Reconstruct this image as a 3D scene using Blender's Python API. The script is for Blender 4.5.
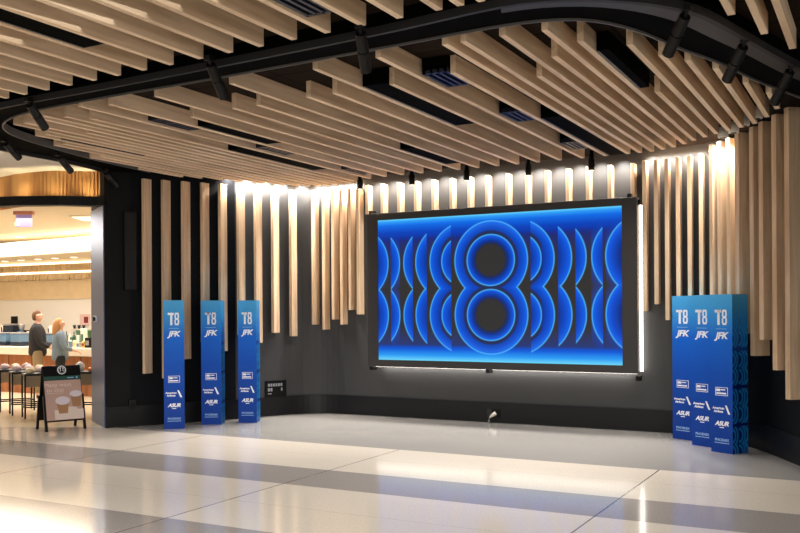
import bpy, bmesh, math, random
import numpy as np
from mathutils import Vector, Matrix

random.seed(7)
SC = bpy.context.scene
COL = SC.collection
for o in list(bpy.data.objects):
    bpy.data.objects.remove(o, do_unlink=True)

# ---------------------------------------------------------------- camera
FPX, YAW, ROLL, PY, EYE = 897.17, math.radians(28.42), math.radians(-0.35), 310.3, 1.65
_r = Vector((math.cos(YAW), math.sin(YAW), 0)); FW = Vector((-math.sin(YAW), math.cos(YAW), 0)); _u = Vector((0, 0, 1))
RT = _r * math.cos(ROLL) + _u * math.sin(ROLL); UP = _u * math.cos(ROLL) - _r * math.sin(ROLL)
cam_d = bpy.data.cameras.new('camera'); cam = bpy.data.objects.new('camera', cam_d); COL.objects.link(cam)
cam.matrix_world = Matrix(((RT.x, UP.x, -FW.x, 0), (RT.y, UP.y, -FW.y, 0), (RT.z, UP.z, -FW.z, EYE), (0, 0, 0, 1)))
cam_d.sensor_fit = 'HORIZONTAL'; cam_d.sensor_width = 36; cam_d.lens = FPX / 800 * 36
cam_d.shift_y = (PY - 266.5) / 800; cam_d.clip_end = 200
SC.camera = cam

def at(u, v, d):
    """world point at measured image position and known distance along the view axis"""
    p = (RT * ((u - 400) / FPX) + UP * ((PY - v) / FPX) + FW) * d
    return Vector((p.x, p.y, p.z + EYE))
def on_y(u, v, Y):
    p = RT * ((u - 400) / FPX) + UP * ((PY - v) / FPX) + FW
    p = p * (Y / p.y); return Vector((p.x, p.y, p.z + EYE))
def on_z(u, v, Z):
    p = RT * ((u - 400) / FPX) + UP * ((PY - v) / FPX) + FW
    p = p * ((Z - EYE) / p.z); return Vector((p.x, p.y, Z))

# ---------------------------------------------------------------- world, big lights, exposure
w = bpy.data.worlds.new('world'); SC.world = w; w.use_nodes = True
WBG = w.node_tree.nodes['Background']; WBG.inputs[0].default_value = (1.0, 0.95, 0.88, 1); WBG.inputs[1].default_value = 0.68
SC.view_settings.view_transform = 'Standard'; SC.view_settings.look = 'None'
SC.view_settings.exposure = 0.0; SC.view_settings.gamma = 1.0; SC.view_settings.use_curve_mapping = False

def area(name, loc, aim, sx, sy, power, color=(1, 1, 1), spread=180):
    l = bpy.data.lights.new(name, 'AREA'); l.shape = 'RECTANGLE'; l.size = sx; l.size_y = sy; l.energy = power; l.color = color
    l.spread = math.radians(spread)
    o = bpy.data.objects.new(name, l); COL.objects.link(o); o.location = loc
    o.rotation_euler = (Vector(aim) - Vector(loc)).to_track_quat('-Z', 'Y').to_euler(); return o
def spot(name, loc, aim, power, deg, color=(1, .95, .88), blend=.6, rad=.03):
    l = bpy.data.lights.new(name, 'SPOT'); l.energy = power; l.spot_size = math.radians(deg); l.spot_blend = blend
    l.color = color; l.shadow_soft_size = rad
    o = bpy.data.objects.new(name, l); COL.objects.link(o); o.location = loc
    o.rotation_euler = (Vector(aim) - Vector(loc)).to_track_quat('-Z', 'Y').to_euler(); return o
# unseen area light added behind the camera as general hall daylight
area('daylight_fill', (3.5, -9, 5.0), (-4, 8, 1.0), 12, 6, 900, (1.0, .97, .93))
area('concourse_fill', (-3.2, 3.4, 3.6), (-3.2, 3.6, 0), 6.5, 2.2, 120, (1.0, .97, .93), 130)  # unseen overhead light added to brighten the floor and its bounce
area('shop_light', (-15.6, 12.4, 3.3), (-15.6, 12.4, 0), 7, 4, 620, (1.0, .93, .84))

# ---------------------------------------------------------------- helpers
def lin(c):
    c = c / 255.0
    return c / 12.92 if c <= .04045 else ((c + .055) / 1.055) ** 2.4
def srgb(r, g, b): return (lin(r), lin(g), lin(b), 1)

MATS = {}
def mat(name, rgb, rough=.5, metal=0, emit=None, es=0, noise=0, nscale=8, bump=0, spec=.5):
    m = bpy.data.materials.new(name); m.use_nodes = True; nt = m.node_tree; b = nt.nodes['Principled BSDF']
    b.inputs['Base Color'].default_value = srgb(*rgb); b.inputs['Roughness'].default_value = rough; b.inputs['Metallic'].default_value = metal
    b.inputs['Specular IOR Level'].default_value = spec
    if noise or bump:
        tc = nt.nodes.new('ShaderNodeTexCoord'); n = nt.nodes.new('ShaderNodeTexNoise'); n.inputs['Scale'].default_value = nscale; n.inputs['Detail'].default_value = 4
        nt.links.new(tc.outputs['Object'], n.inputs['Vector'])
        if noise:
            mx = nt.nodes.new('ShaderNodeMix'); mx.data_type = 'RGBA'
            c = srgb(*rgb); mx.inputs['A'].default_value = tuple(x * (1 - noise) for x in c[:3]) + (1,); mx.inputs['B'].default_value = tuple(min(1, x * (1 + noise)) for x in c[:3]) + (1,)
            nt.links.new(n.outputs['Fac'], mx.inputs['Factor']); nt.links.new(mx.outputs['Result'], b.inputs['Base Color'])
        if bump:
            bp = nt.nodes.new('ShaderNodeBump'); bp.inputs['Strength'].default_value = bump; nt.links.new(n.outputs['Fac'], bp.inputs['Height']); nt.links.new(bp.outputs['Normal'], b.inputs['Normal'])
    if emit:
        b.inputs['Emission Color'].default_value = srgb(*emit); b.inputs['Emission Strength'].default_value = es
    MATS[name] = m; return m
def wood(name, c1, c2, stretch, rough=.55):
    m = bpy.data.materials.new(name); m.use_nodes = True; nt = m.node_tree; b = nt.nodes['Principled BSDF']; b.inputs['Roughness'].default_value = rough
    tc = nt.nodes.new('ShaderNodeTexCoord'); oi = nt.nodes.new('ShaderNodeObjectInfo')
    mp = nt.nodes.new('ShaderNodeMapping'); mp.inputs['Scale'].default_value = stretch
    vm = nt.nodes.new('ShaderNodeVectorMath'); vm.operation = 'ADD'
    sc = nt.nodes.new('ShaderNodeMath'); sc.operation = 'MULTIPLY'; sc.inputs[1].default_value = 37.0
    nt.links.new(oi.outputs['Random'], sc.inputs[0]); nt.links.new(tc.outputs['Object'], vm.inputs[0]); nt.links.new(sc.outputs[0], vm.inputs[1])
    nt.links.new(vm.outputs[0], mp.inputs['Vector'])
    n = nt.nodes.new('ShaderNodeTexNoise'); n.inputs['Scale'].default_value = 1; n.inputs['Detail'].default_value = 6; n.inputs['Distortion'].default_value = .6
    nt.links.new(mp.outputs[0], n.inputs['Vector'])
    cr = nt.nodes.new('ShaderNodeValToRGB'); cr.color_ramp.elements[0].position = .3; cr.color_ramp.elements[1].position = .7
    cr.color_ramp.elements[0].color = srgb(*c1); cr.color_ramp.elements[1].color = srgb(*c2)
    nt.links.new(n.outputs['Fac'], cr.inputs[0])
    hs = nt.nodes.new('ShaderNodeHueSaturation'); mr = nt.nodes.new('ShaderNodeMapRange'); mr.inputs['To Min'].default_value = .9; mr.inputs['To Max'].default_value = 1.08
    nt.links.new(oi.outputs['Random'], mr.inputs['Value']); nt.links.new(mr.outputs[0], hs.inputs['Value']); nt.links.new(cr.outputs[0], hs.inputs['Color'])
    nt.links.new(hs.outputs[0], b.inputs['Base Color']); MATS[name] = m; return m
def attr_mat(name, emission=None, rough=.45):
    m = bpy.data.materials.new(name); m.use_nodes = True; nt = m.node_tree; b = nt.nodes['Principled BSDF']; b.inputs['Roughness'].default_value = rough
    a = nt.nodes.new('ShaderNodeAttribute'); a.attribute_name = 'print'
    if emission:
        b.inputs['Base Color'].default_value = (.004, .004, .004, 1); b.inputs['Specular IOR Level'].default_value = .12; nt.links.new(a.outputs['Color'], b.inputs['Emission Color']); b.inputs['Emission Strength'].default_value = emission
    else: nt.links.new(a.outputs['Color'], b.inputs['Base Color'])
    MATS[name] = m; return m

LABELS = {}
def tag(o, label, cat, group=None, kind=None):
    o['label'] = label; o['category'] = cat
    if group: o['group'] = group
    if kind: o['kind'] = kind
    if label in LABELS: print('DUP LABEL', label)
    LABELS[label] = 1
    return o
def empty(name, loc=(0, 0, 0), rz=0):
    o = bpy.data.objects.new(name, None); COL.objects.link(o); o.location = loc; o.rotation_euler = (0, 0, rz); o.empty_display_size = .1; return o
def link(name, bm, m, parent=None, smooth=False):
    bmesh.ops.recalc_face_normals(bm, faces=bm.faces[:])
    me = bpy.data.meshes.new(name); bm.to_mesh(me); bm.free()
    for x in (m if isinstance(m, (list, tuple)) else [m]): me.materials.append(x)
    if smooth:
        for p in me.polygons: p.use_smooth = True
    o = bpy.data.objects.new(name, me); COL.objects.link(o)
    if parent: o.parent = parent
    return o
def struct(o): o['kind'] = 'structure'; return o
def box(bm, x0, x1, y0, y1, z0, z1, bev=0, M=None, mi=0):
    b2 = bmesh.new()
    vs = [b2.verts.new((x, y, z)) for z in (z0, z1) for y in (y0, y1) for x in (x0, x1)]
    for f in ((0, 2, 3, 1), (4, 5, 7, 6), (0, 1, 5, 4), (1, 3, 7, 5), (3, 2, 6, 7), (2, 0, 4, 6)): b2.faces.new([vs[i] for i in f])
    if bev: bmesh.ops.bevel(b2, geom=b2.edges[:], offset=bev, segments=2, affect='EDGES', profile=.5)
    for f in b2.faces: f.material_index = mi
    if M is not None: bmesh.ops.transform(b2, matrix=M, verts=b2.verts[:])
    me = bpy.data.meshes.new('t'); b2.to_mesh(me); b2.free(); bm.from_mesh(me); bpy.data.meshes.remove(me); return bm
def obox(name, x0, x1, y0, y1, z0, z1, m, parent=None, bev=.004, M=None):
    return link(name, box(bmesh.new(), x0, x1, y0, y1, z0, z1, bev, M), m, parent)
def tube(bm, p0, p1, r0, r1=None, n=14, cap=True):
    r1 = r0 if r1 is None else r1
    p0, p1 = Vector(p0), Vector(p1); q = (p1 - p0).to_track_quat('Z', 'Y')
    A = [bm.verts.new(p0 + q @ Vector((r0 * math.cos(2 * math.pi * k / n), r0 * math.sin(2 * math.pi * k / n), 0))) for k in range(n)]
    B = [bm.verts.new(p1 + q @ Vector((r1 * math.cos(2 * math.pi * k / n), r1 * math.sin(2 * math.pi * k / n), 0))) for k in range(n)]
    for k in range(n): bm.faces.new((A[k], A[(k + 1) % n], B[(k + 1) % n], B[k]))
    if cap: bm.faces.new(A[::-1]); bm.faces.new(B)
    return bm
def lathe(bm, prof, n=18, c=(0, 0, 0)):
    rings = []
    for r, z in prof: rings.append([bm.verts.new((c[0] + r * math.cos(2 * math.pi * k / n), c[1] + r * math.sin(2 * math.pi * k / n), c[2] + z)) for k in range(n)])
    for a, b in zip(rings[:-1], rings[1:]):
        for k in range(n): bm.faces.new((a[k], a[(k + 1) % n], b[(k + 1) % n], b[k]))
    bm.faces.new(rings[0][::-1]); bm.faces.new(rings[-1]); return bm
def prism(bm, poly, z0, z1):
    A = [bm.verts.new((p[0], p[1], z0)) for p in poly]; B = [bm.verts.new((p[0], p[1], z1)) for p in poly]; n = len(poly)
    bm.faces.new(A[::-1]); bm.faces.new(B)
    for k in range(n): bm.faces.new((A[k], A[(k + 1) % n], B[(k + 1) % n], B[k]))
    return bm
def offset(path, d):
    """offset a plan polyline to its right-hand side by d"""
    out = []
    for i, p in enumerate(path):
        a = path[max(i - 1, 0)]; b = path[min(i + 1, len(path) - 1)]
        t = (Vector(b) - Vector(a)).normalized(); out.append((p[0] + t.y * d, p[1] - t.x * d))
    return out
def sweep(bm, path, d0, d1, z0, z1):
    """a closed rectangular strip along a plan path between offsets d0..d1 and heights z0..z1"""
    A, B = offset(path, d0), offset(path, d1); n = len(path)
    V = [[bm.verts.new((p[0], p[1], z)) for p in q] for q, z in ((A, z0), (A, z1), (B, z1), (B, z0))]
    for a in range(4):
        for k in range(n - 1): bm.faces.new((V[a][k], V[a][k + 1], V[(a + 1) % 4][k + 1], V[(a + 1) % 4][k]))
    bm.faces.new([V[a][0] for a in range(4)]); bm.faces.new([V[a][-1] for a in range(3, -1, -1)]); return bm
def smooth_path(P, n=6):
    P = [Vector(p) for p in P]; out = []
    for i in range(len(P) - 1):
        p0 = P[max(i - 1, 0)]; p1 = P[i]; p2 = P[i + 1]; p3 = P[min(i + 2, len(P) - 1)]
        for k in range(n):
            t = k / n
            out.append(.5 * ((2 * p1) + (p2 - p0) * t + (2 * p0 - 5 * p1 + 4 * p2 - p3) * t * t + (3 * p1 - p0 - 3 * p2 + p3) * t ** 3))
    out.append(P[-1]); return [tuple(p) for p in out]
def text_bm(s, size, shear=0, spacing=1.0, depth=.001, M=None, sx=1.0, bold=0):
    c = bpy.data.curves.new('t', 'FONT'); c.body = s; c.size = size; c.shear = shear; c.space_character = spacing; c.extrude = depth
    c.align_x = 'CENTER'; c.align_y = 'CENTER'; c.resolution_u = 3; c.offset = bold
    o = bpy.data.objects.new('t', c); COL.objects.link(o)
    dg = bpy.context.evaluated_depsgraph_get(); me = bpy.data.meshes.new_from_object(o.evaluated_get(dg))
    bpy.data.objects.remove(o); bpy.data.curves.remove(c)
    bm = bmesh.new(); bm.from_mesh(me); bpy.data.meshes.remove(me)
    if sx != 1: bmesh.ops.scale(bm, vec=(sx, 1, 1), verts=bm.verts[:])
    if M is not None: bmesh.ops.transform(bm, matrix=M, verts=bm.verts[:])
    return bm
def merge(dst, src):
    me = bpy.data.meshes.new('t'); src.to_mesh(me); src.free(); dst.from_mesh(me); bpy.data.meshes.remove(me); return dst
def nest(root, part, *names):
    p = next(c for c in root.children if c.name.split('.')[0] == part)
    for c in list(root.children):
        if c.name.split('.')[0] in names and c is not p: c.parent = p
def dup(root, loc, rz):
    r = root.copy(); COL.objects.link(r); r.location = loc; r.rotation_euler = (0, 0, rz)
    for ch in root.children:
        c = ch.copy(); COL.objects.link(c); c.parent = r
        for g in ch.children:
            d = g.copy(); COL.objects.link(d); d.parent = c
    return r
ONES = ['', 'first', 'second', 'third', 'fourth', 'fifth', 'sixth', 'seventh', 'eighth', 'ninth', 'tenth', 'eleventh', 'twelfth', 'thirteenth', 'fourteenth', 'fifteenth', 'sixteenth', 'seventeenth', 'eighteenth', 'nineteenth', 'twentieth']
TENS = {2: 'twenty', 3: 'thirty', 4: 'forty'}
def nth(k):
    if k <= 20: return ONES[k]
    return (TENS[k // 10] + '-' + ONES[k % 10]) if k % 10 else {3: 'thirtieth', 4: 'fortieth'}[k // 10]

# ---------------------------------------------------------------- materials
wood('fin_wood', (204, 174, 140), (240, 215, 184), (14, .9, 14))
wood('slat_wood', (188, 157, 124), (226, 199, 167), (14, 14, .9))
wood('fascia_wood', (212, 166, 108), (230, 188, 130), (5, 5, 1.0))
wood('counter_wood', (142, 84, 44), (178, 112, 62), (9, 9, .8))
mat('wall_shaded', (14, 16, 21), .6, noise=.05, nscale=3, spec=.12)  # side wall segments: the grey wall with its shade put into the colour
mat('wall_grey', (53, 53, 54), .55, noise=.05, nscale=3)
mat('base_black', (15, 15, 17), .4, spec=.3)
mat('black', (7, 7, 8), .5, spec=.2)
mat('soffit_black', (4, 4, 4), .9, spec=.04)
mat('trim_grey', (96, 94, 92), .5)
mat('black_metal', (14, 14, 16), .4, .2, spec=.3)
mat('soffit_grey', (36, 35, 35), .5)
mat('rail_grey', (38, 38, 40), .55, .1, spec=.25)
mat('ceiling_dark', (34, 28, 25), .8, noise=.1, nscale=2)
mat('cream', (226, 221, 211), .7)
mat('shop_cream', (224, 208, 180), .7)
mat('tan_wall', (214, 186, 142), .75, noise=.12, nscale=5)
mat('white_tile', (226, 216, 200), .5)
mat('shop_floor', (222, 206, 176), .22)
mat('bezel', (44, 41, 40), .5)
mat('led_white', (255, 250, 244), .5, emit=(255, 246, 232), es=7)
mat('lamp_warm', (255, 240, 210), .5, emit=(255, 236, 200), es=2.6)
mat('cove_glow', (255, 240, 210), .5, emit=(255, 244, 226), es=1.1)
mat('steel_blue', (104, 124, 164), .36, .55)
mat('white_print', (238, 242, 250), .5)
mat('soft_print', (150, 190, 235), .5)
mat('silver', (190, 190, 194), .3, .8)
mat('vent_metal', (50, 54, 70), .35, .5)
mat('louver', (120, 117, 115), .5, .3)
mat('pale_stone', (222, 206, 182), .4)

# ---------------------------------------------------------------- floor (terrazzo bands and joints)
def floor_mat():
    m = bpy.data.materials.new('terrazzo'); m.use_nodes = True; nt = m.node_tree; N = nt.nodes; L = nt.links; b = N['Principled BSDF']
    geo = N.new('ShaderNodeNewGeometry'); sx = N.new('ShaderNodeSeparateXYZ'); L.new(geo.outputs['Position'], sx.inputs[0])
    def mth(op, a, c=None):
        n = N.new('ShaderNodeMath'); n.operation = op
        for i, q in enumerate((a, c)):
            if q is None: continue
            if isinstance(q, (int, float)): n.inputs[i].default_value = q
            else: L.new(q, n.inputs[i])
        return n.outputs[0]
    Y = sx.outputs['Y']; X = sx.outputs['X']
    def band(v, a, c): return mth('MULTIPLY', mth('GREATER_THAN', v, a), mth('LESS_THAN', v, c))
    dark = mth('ADD', band(Y, 7.003, 7.812), mth('ADD', band(Y, 4.63, 5.42), mth('ADD', band(Y, 2.25, 3.04), band(Y, -.13, .66))))
    grey = mth('GREATER_THAN', Y, 9.33)
    n1 = N.new('ShaderNodeTexNoise'); n1.inputs['Scale'].default_value = 55; n1.inputs['Detail'].default_value = 3
    n2 = N.new('ShaderNodeTexNoise'); n2.inputs['Scale'].default_value = .7; n2.inputs['Detail'].default_value = 3
    v = N.new('ShaderNodeTexVoronoi'); v.inputs['Scale'].default_value = 70
    for q in (n1, n2, v): L.new(geo.outputs['Position'], q.inputs['Vector'])
    def mix(f, A, B):
        n = N.new('ShaderNodeMix'); n.data_type = 'RGBA'
        if isinstance(f, (int, float)): n.inputs['Factor'].default_value = f
        else: L.new(f, n.inputs['Factor'])
        for k, q in (('A', A), ('B', B)):
            if isinstance(q, tuple): n.inputs[k].default_value = q
            else: L.new(q, n.inputs[k])
        return n.outputs['Result']
    light = mix(n1.outputs['Fac'], srgb(196, 185, 171), srgb(226, 216, 203))
    light = mix(mth('MULTIPLY', mth('LESS_THAN', v.outputs['Distance'], .22), .35), light, srgb(170, 156, 138))
    dk = mix(n1.outputs['Fac'], srgb(136, 129, 124), srgb(168, 160, 155))
    dk = mix(mth('MULTIPLY', mth('LESS_THAN', v.outputs['Distance'], .2), .35), dk, srgb(196, 190, 182))
    gr = mix(n1.outputs['Fac'], srgb(130, 127, 124), srgb(163, 160, 156))
    gr = mix(mth('MULTIPLY', mth('LESS_THAN', v.outputs['Distance'], .2), .3), gr, srgb(205, 200, 194))
    c = mix(dark, light, dk); c = mix(grey, c, gr)
    # control joints every three metres, and hairline joints along the bands
    jx = None
    for x0 in (-14.05, -11.02, -8.005, -5.07, -2.046, .98, 4.0):
        t = mth('LESS_THAN', mth('ABSOLUTE', mth('SUBTRACT', X, x0)), .0065); jx = t if jx is None else mth('ADD', jx, t)
    jx = mth('MULTIPLY', jx, mth('LESS_THAN', Y, 9.33)); jy = None
    for y0 in (6.2, 8.6, 3.8):
        t = mth('LESS_THAN', mth('ABSOLUTE', mth('SUBTRACT', Y, y0)), .004); jy = t if jy is None else mth('ADD', jy, t)
    c = mix(mth('MULTIPLY', jx, .8), c, srgb(58, 56, 55)); c = mix(mth('MULTIPLY', jy, .35), c, srgb(110, 102, 94))
    L.new(c, b.inputs['Base Color'])
    mr = N.new('ShaderNodeMapRange'); mr.inputs['To Min'].default_value = .07; mr.inputs['To Max'].default_value = .16
    L.new(n2.outputs['Fac'], mr.inputs['Value']); L.new(mr.outputs[0], b.inputs['Roughness'])
    b.inputs['Specular IOR Level'].default_value = .5
    return m
FLOOR = floor_mat()
bm = bmesh.new(); box(bm, -24, 10, -14, 12.6, -.2, 0)
struct(link('floor', bm, FLOOR))
P0 = Vector((-9.76, 9.22)); JB = Vector((-10.58, 9.74)); WD = Vector((.532, .847)); LD = Vector((-.906, -.423))
bm = bmesh.new(); prism(bm, [(-9.9, 9.3), (-10.6, 9.78), (-10.3, 16), (-23.5, 16), (-23.5, 5.5), (-19, 4.9)], -.05, .004)
struct(link('floor', bm, MATS['shop_floor']))

# ---------------------------------------------------------------- curved walls
def fillet(P, R, n=10):
    P = [Vector(p) for p in P]; out = [P[0]]
    for i in range(1, len(P) - 1):
        a = (P[i - 1] - P[i]).normalized(); b = (P[i + 1] - P[i]).normalized(); p0 = P[i] + a * R[i]; p2 = P[i] + b * R[i]
        for k in range(n + 1):
            s = k / n; out.append((1 - s) ** 2 * p0 + 2 * s * (1 - s) * P[i] + s * s * p2)
    out.append(P[-1]); return [tuple(p) for p in out]
WALL = fillet([(-9.76, 9.22), (-8.78, 10.78), (-8.17, 12.18), (-2.0, 12.18), (-1.27, 11.17), (-.30, 9.30), (.12, 8.4)], [0, .5, .55, .75, .3, .3, 0])
iL = min(range(len(WALL)), key=lambda i: abs(WALL[i][0] + 8.74) + abs(WALL[i][1] - 10.87)); iR = min(range(len(WALL)), key=lambda i: abs(WALL[i][0] + 1.74) + abs(WALL[i][1] - 11.82))
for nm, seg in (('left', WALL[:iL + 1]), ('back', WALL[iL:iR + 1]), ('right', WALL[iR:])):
    struct(link('wall_' + nm, sweep(bmesh.new(), seg, -.25, 0, 0, 3.95), MATS['wall_grey' if nm == 'back' else 'wall_shaded']))
    struct(link('baseboard_' + nm, sweep(bmesh.new(), seg, 0, .02, 0, .30), MATS['base_black']))
def wall_at_x(x):
    best = None
    for a, b in zip(WALL[:-1], WALL[1:]):
        if min(a[0], b[0]) - 1e-6 <= x <= max(a[0], b[0]) + 1e-6 and abs(a[0] - b[0]) > 1e-6:
            y = a[1] + (b[1] - a[1]) * (x - a[0]) / (b[0] - a[0])
            best = y if best is None else min(best, y)
    return best

# ---------------------------------------------------------------- dark ceiling, soffit band, cream ceiling
FZ, CZ = 3.62, 3.77                                  # underside of the fins, face of the dark ceiling
def ceil_mat():
    m = mat('ceiling_panels', (34, 29, 26), .9, spec=.04); nt = m.node_tree; b = nt.nodes['Principled BSDF']
    geo = nt.nodes.new('ShaderNodeNewGeometry'); br = nt.nodes.new('ShaderNodeTexBrick'); br.offset = 0
    br.inputs['Color1'].default_value = srgb(40, 31, 25); br.inputs['Color2'].default_value = srgb(34, 27, 22); br.inputs['Mortar'].default_value = srgb(14, 12, 11)
    br.inputs['Scale'].default_value = 1; br.inputs['Brick Width'].default_value = .6; br.inputs['Row Height'].default_value = .6; br.inputs['Mortar Size'].default_value = .012
    nt.links.new(geo.outputs['Position'], br.inputs['Vector']); nt.links.new(br.outputs['Color'], b.inputs['Base Color']); return m
CEIL = ceil_mat()
INNER = smooth_path([(-9.25, 9.6), (-9.13, 8.56), (-8.93, 7.73), (-8.71, 7.0), (-8.48, 6.6), (-8.1, 6.3), (-7.5, 6.12), (-6.47, 6.05), (-5.22, 6.03), (-4.14, 5.99), (-3.21, 5.95), (-2.42, 5.91), (-2.0, 5.97), (-1.74, 6.16), (-1.55, 6.53), (-1.38, 7.11), (-1.18, 7.68), (-.97, 8.5), (-.70, 9.32), (-.5, 9.9)], 5)
OUTER = smooth_path([(-9.87, 9.44), (-9.6, 8.9), (-9.47, 8.2), (-9.45, 7.6), (-9.36, 7.05), (-9.1, 6.5), (-8.4, 5.95), (-7.42, 5.76), (-6.2, 5.72), (-5.0, 5.66), (-3.9, 5.6), (-3.0, 5.53), (-2.2, 5.44), (-1.8, 5.52), (-1.45, 5.74), (-1.2, 6.03), (-1.05, 6.35), (-.87, 7.05), (-.61, 8.07), (-.35, 8.9), (-.1, 9.7)], 5)
def resample(P, n):
    P = np.array(P); d = np.concatenate([[0], np.cumsum(np.hypot(*np.diff(P, axis=0).T))]); t = np.linspace(0, d[-1], n)
    return [(float(np.interp(q, d, P[:, 0])), float(np.interp(q, d, P[:, 1]))) for q in t]
INNER, OUTER = resample(INNER, 110), resample(OUTER, 110)
BZ = 3.63
bm = bmesh.new()
box(bm, -9.0, 3, 1.0, 5.72, CZ, CZ + .15); box(bm, -1.9, 3, 5.72, 9.9, CZ + .004, CZ + .15)
struct(link('ceiling', bm, CEIL))
bm = bmesh.new()
prism(bm, [(-9.6, 8.9)] + [(p[0], p[1]) for p in INNER[3:-6]] + [(0.3, 9.6), (.3, 12.6), (-9.9, 12.6)], CZ + .002, CZ + .15)
struct(link('ceiling', bm, CEIL))
band = empty('curved_soffit_band', (-4.5, 5.8, BZ)); tag(band, 'black curved soffit band with track rail sweeping across the ceiling', 'ceiling soffit')
def band_part(name, path_a, path_b, z0, z1, m):
    bm = bmesh.new(); n = len(path_a)
    V = [[bm.verts.new((p[0] + 4.5, p[1] - 5.8, z - BZ)) for p in q] for q, z in ((path_a, z0), (path_a, z1), (path_b, z1), (path_b, z0))]
    for a in range(4):
        for k in range(n - 1): bm.faces.new((V[a][k], V[a][k + 1], V[(a + 1) % 4][k + 1], V[(a + 1) % 4][k]))
    bm.faces.new([V[a][0] for a in range(4)]); bm.faces.new([V[a][-1] for a in range(3, -1, -1)])
    return link(name, bm, m, band)
def lerp_path(t): return [(a[0] + (b[0] - a[0]) * t, a[1] + (b[1] - a[1]) * t) for a, b in zip(OUTER, INNER)]
band_part('soffit', lerp_path(.0), lerp_path(1), BZ + .03, CZ + .1, MATS['soffit_black'])
band_part('track_rail', lerp_path(-.03), lerp_path(.05), BZ - .018, BZ + .04, MATS['rail_grey'])
kr = next(i for i, p in enumerate(OUTER) if p[0] > -2.3)
band_part('soffit_strip', lerp_path(.14)[kr:], lerp_path(.42)[kr:], BZ + .015, BZ + .035, MATS['soffit_grey'])
band_part('inner_trim', lerp_path(.985), lerp_path(1.012), BZ + .012, BZ + .1, MATS['trim_grey'])
bm = bmesh.new()
out_left = [p for p in OUTER if p[0] < -8.4]
prism(bm, [(p[0] + .05, p[1]) for p in out_left] + [(-9.5, 4.5), (-24, 4.5), (-24, 12), (-10.2, 9.9)], 3.69, 3.9)
struct(link('ceiling', bm, MATS['cream']))

# ---------------------------------------------------------------- ceiling fins
FG = 'timber fins over the alcove'; FG2 = 'timber fins in front of the dark band'
def fin(name_x, y0, y1):
    o = link('ceiling_fin', box(bmesh.new(), -.025, .025, -(y1 - y0) / 2, (y1 - y0) / 2, 0, CZ - FZ + .004, .003), MATS['fin_wood'])
    o.location = (name_x, (y0 + y1) / 2, FZ); return o
front = [-7.37, -7.07, -6.805, -6.5, -6.195, -5.885, -5.59, -5.285, -4.985, -4.665, -4.36, -4.06, -3.75, -3.45, -3.15, -2.85, -2.55, -2.39, -2.24]
fy = [5.56 - (x + 7.07) * -.0 for x in front]
for i, x in enumerate(front):
    e = 5.54 - (x + 7.0) * .05
    o = fin(x - .02, 1.9, e); tag(o, f'{nth(i + 1)} timber ceiling fin from the left edge, stopping at the near side of dark band', 'ceiling fin', FG2)
for i, (x, e) in enumerate(((-1.03, 5.75), (-.90, 6.37), (-.755, 6.93), (-.61, 7.43))):
    o = fin(x, 2.6, e); tag(o, f'{nth(i + 1)} short fin from the left in the top right corner before the rail', 'ceiling fin', FG2)
rear = []
def ys_left(x):
    for xx, y in ((-9.06, 9.2), (-8.95, 8.75), (-8.75, 8.2), (-8.45, 7.38), (-8.12, 6.87), (-7.82, 6.35)):
        if x <= xx: return y
    return 6.2
x = -9.06
while x < -7.05:
    rear.append([x, ys_left(x), wall_at_x(x) - .28]); x += .15
for q in rear:
    if abs(q[0] + 7.11) < .02: q[1] = 6.55
    if abs(q[0] + 7.26) < .02: q[1] = 6.35
    if abs(q[0] + 7.71) < .02: q[1] = 7.05
for xx, y in ((-6.8, 6.1), (-6.495, 6.19), (-6.2, 7.0), (-5.882, 6.16), (-5.582, 6.9), (-5.29, 6.91), (-4.996, 6.14), (-4.695, 6.88), (-4.405, 6.875), (-4.105, 6.11), (-3.8, 6.85), (-3.49, 6.07), (-3.18, 6.78), (-2.89, 6.02), (-2.741, 6.02), (-2.589, 7.24), (-2.435, 6.02), (-2.286, 6.73), (-2.13, 6.06), (-1.99, 6.44), (-1.838, 8.28), (-1.692, 6.7), (-1.545, 7.1), (-1.395, 7.14), (-1.242, 7.57), (-1.09, 8.1), (-.955, 8.63)):
    x = xx + .025
    e = 11.55 - (x + 7) * .03
    if x > -2.5: e = np.interp(x, [-2.5, -2.2, -2.0, -1.7, -1.4, -1.25, -1.1, -.93], [11.4, 11.2, 10.95, 10.65, 10.4, 10.3, 10.05, 9.6])
    if x < -6.6: e = 11.6
    rear.append([x, y, float(e)])
for i, (x, a, b) in enumerate(rear):
    b = min(b, wall_at_x(x) - .25)
    for p, q in zip(INNER[:-1], INNER[1:]):
        for xx in (x - .03, x + .03):
            if min(p[0], q[0]) <= xx <= max(p[0], q[0]): a = max(a, max(p[1], q[1]) + .03)
    o = fin(x, a, b); tag(o, f'{nth(i + 1)} from the left of the timber fins above the alcove', 'ceiling fin', FG)

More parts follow.
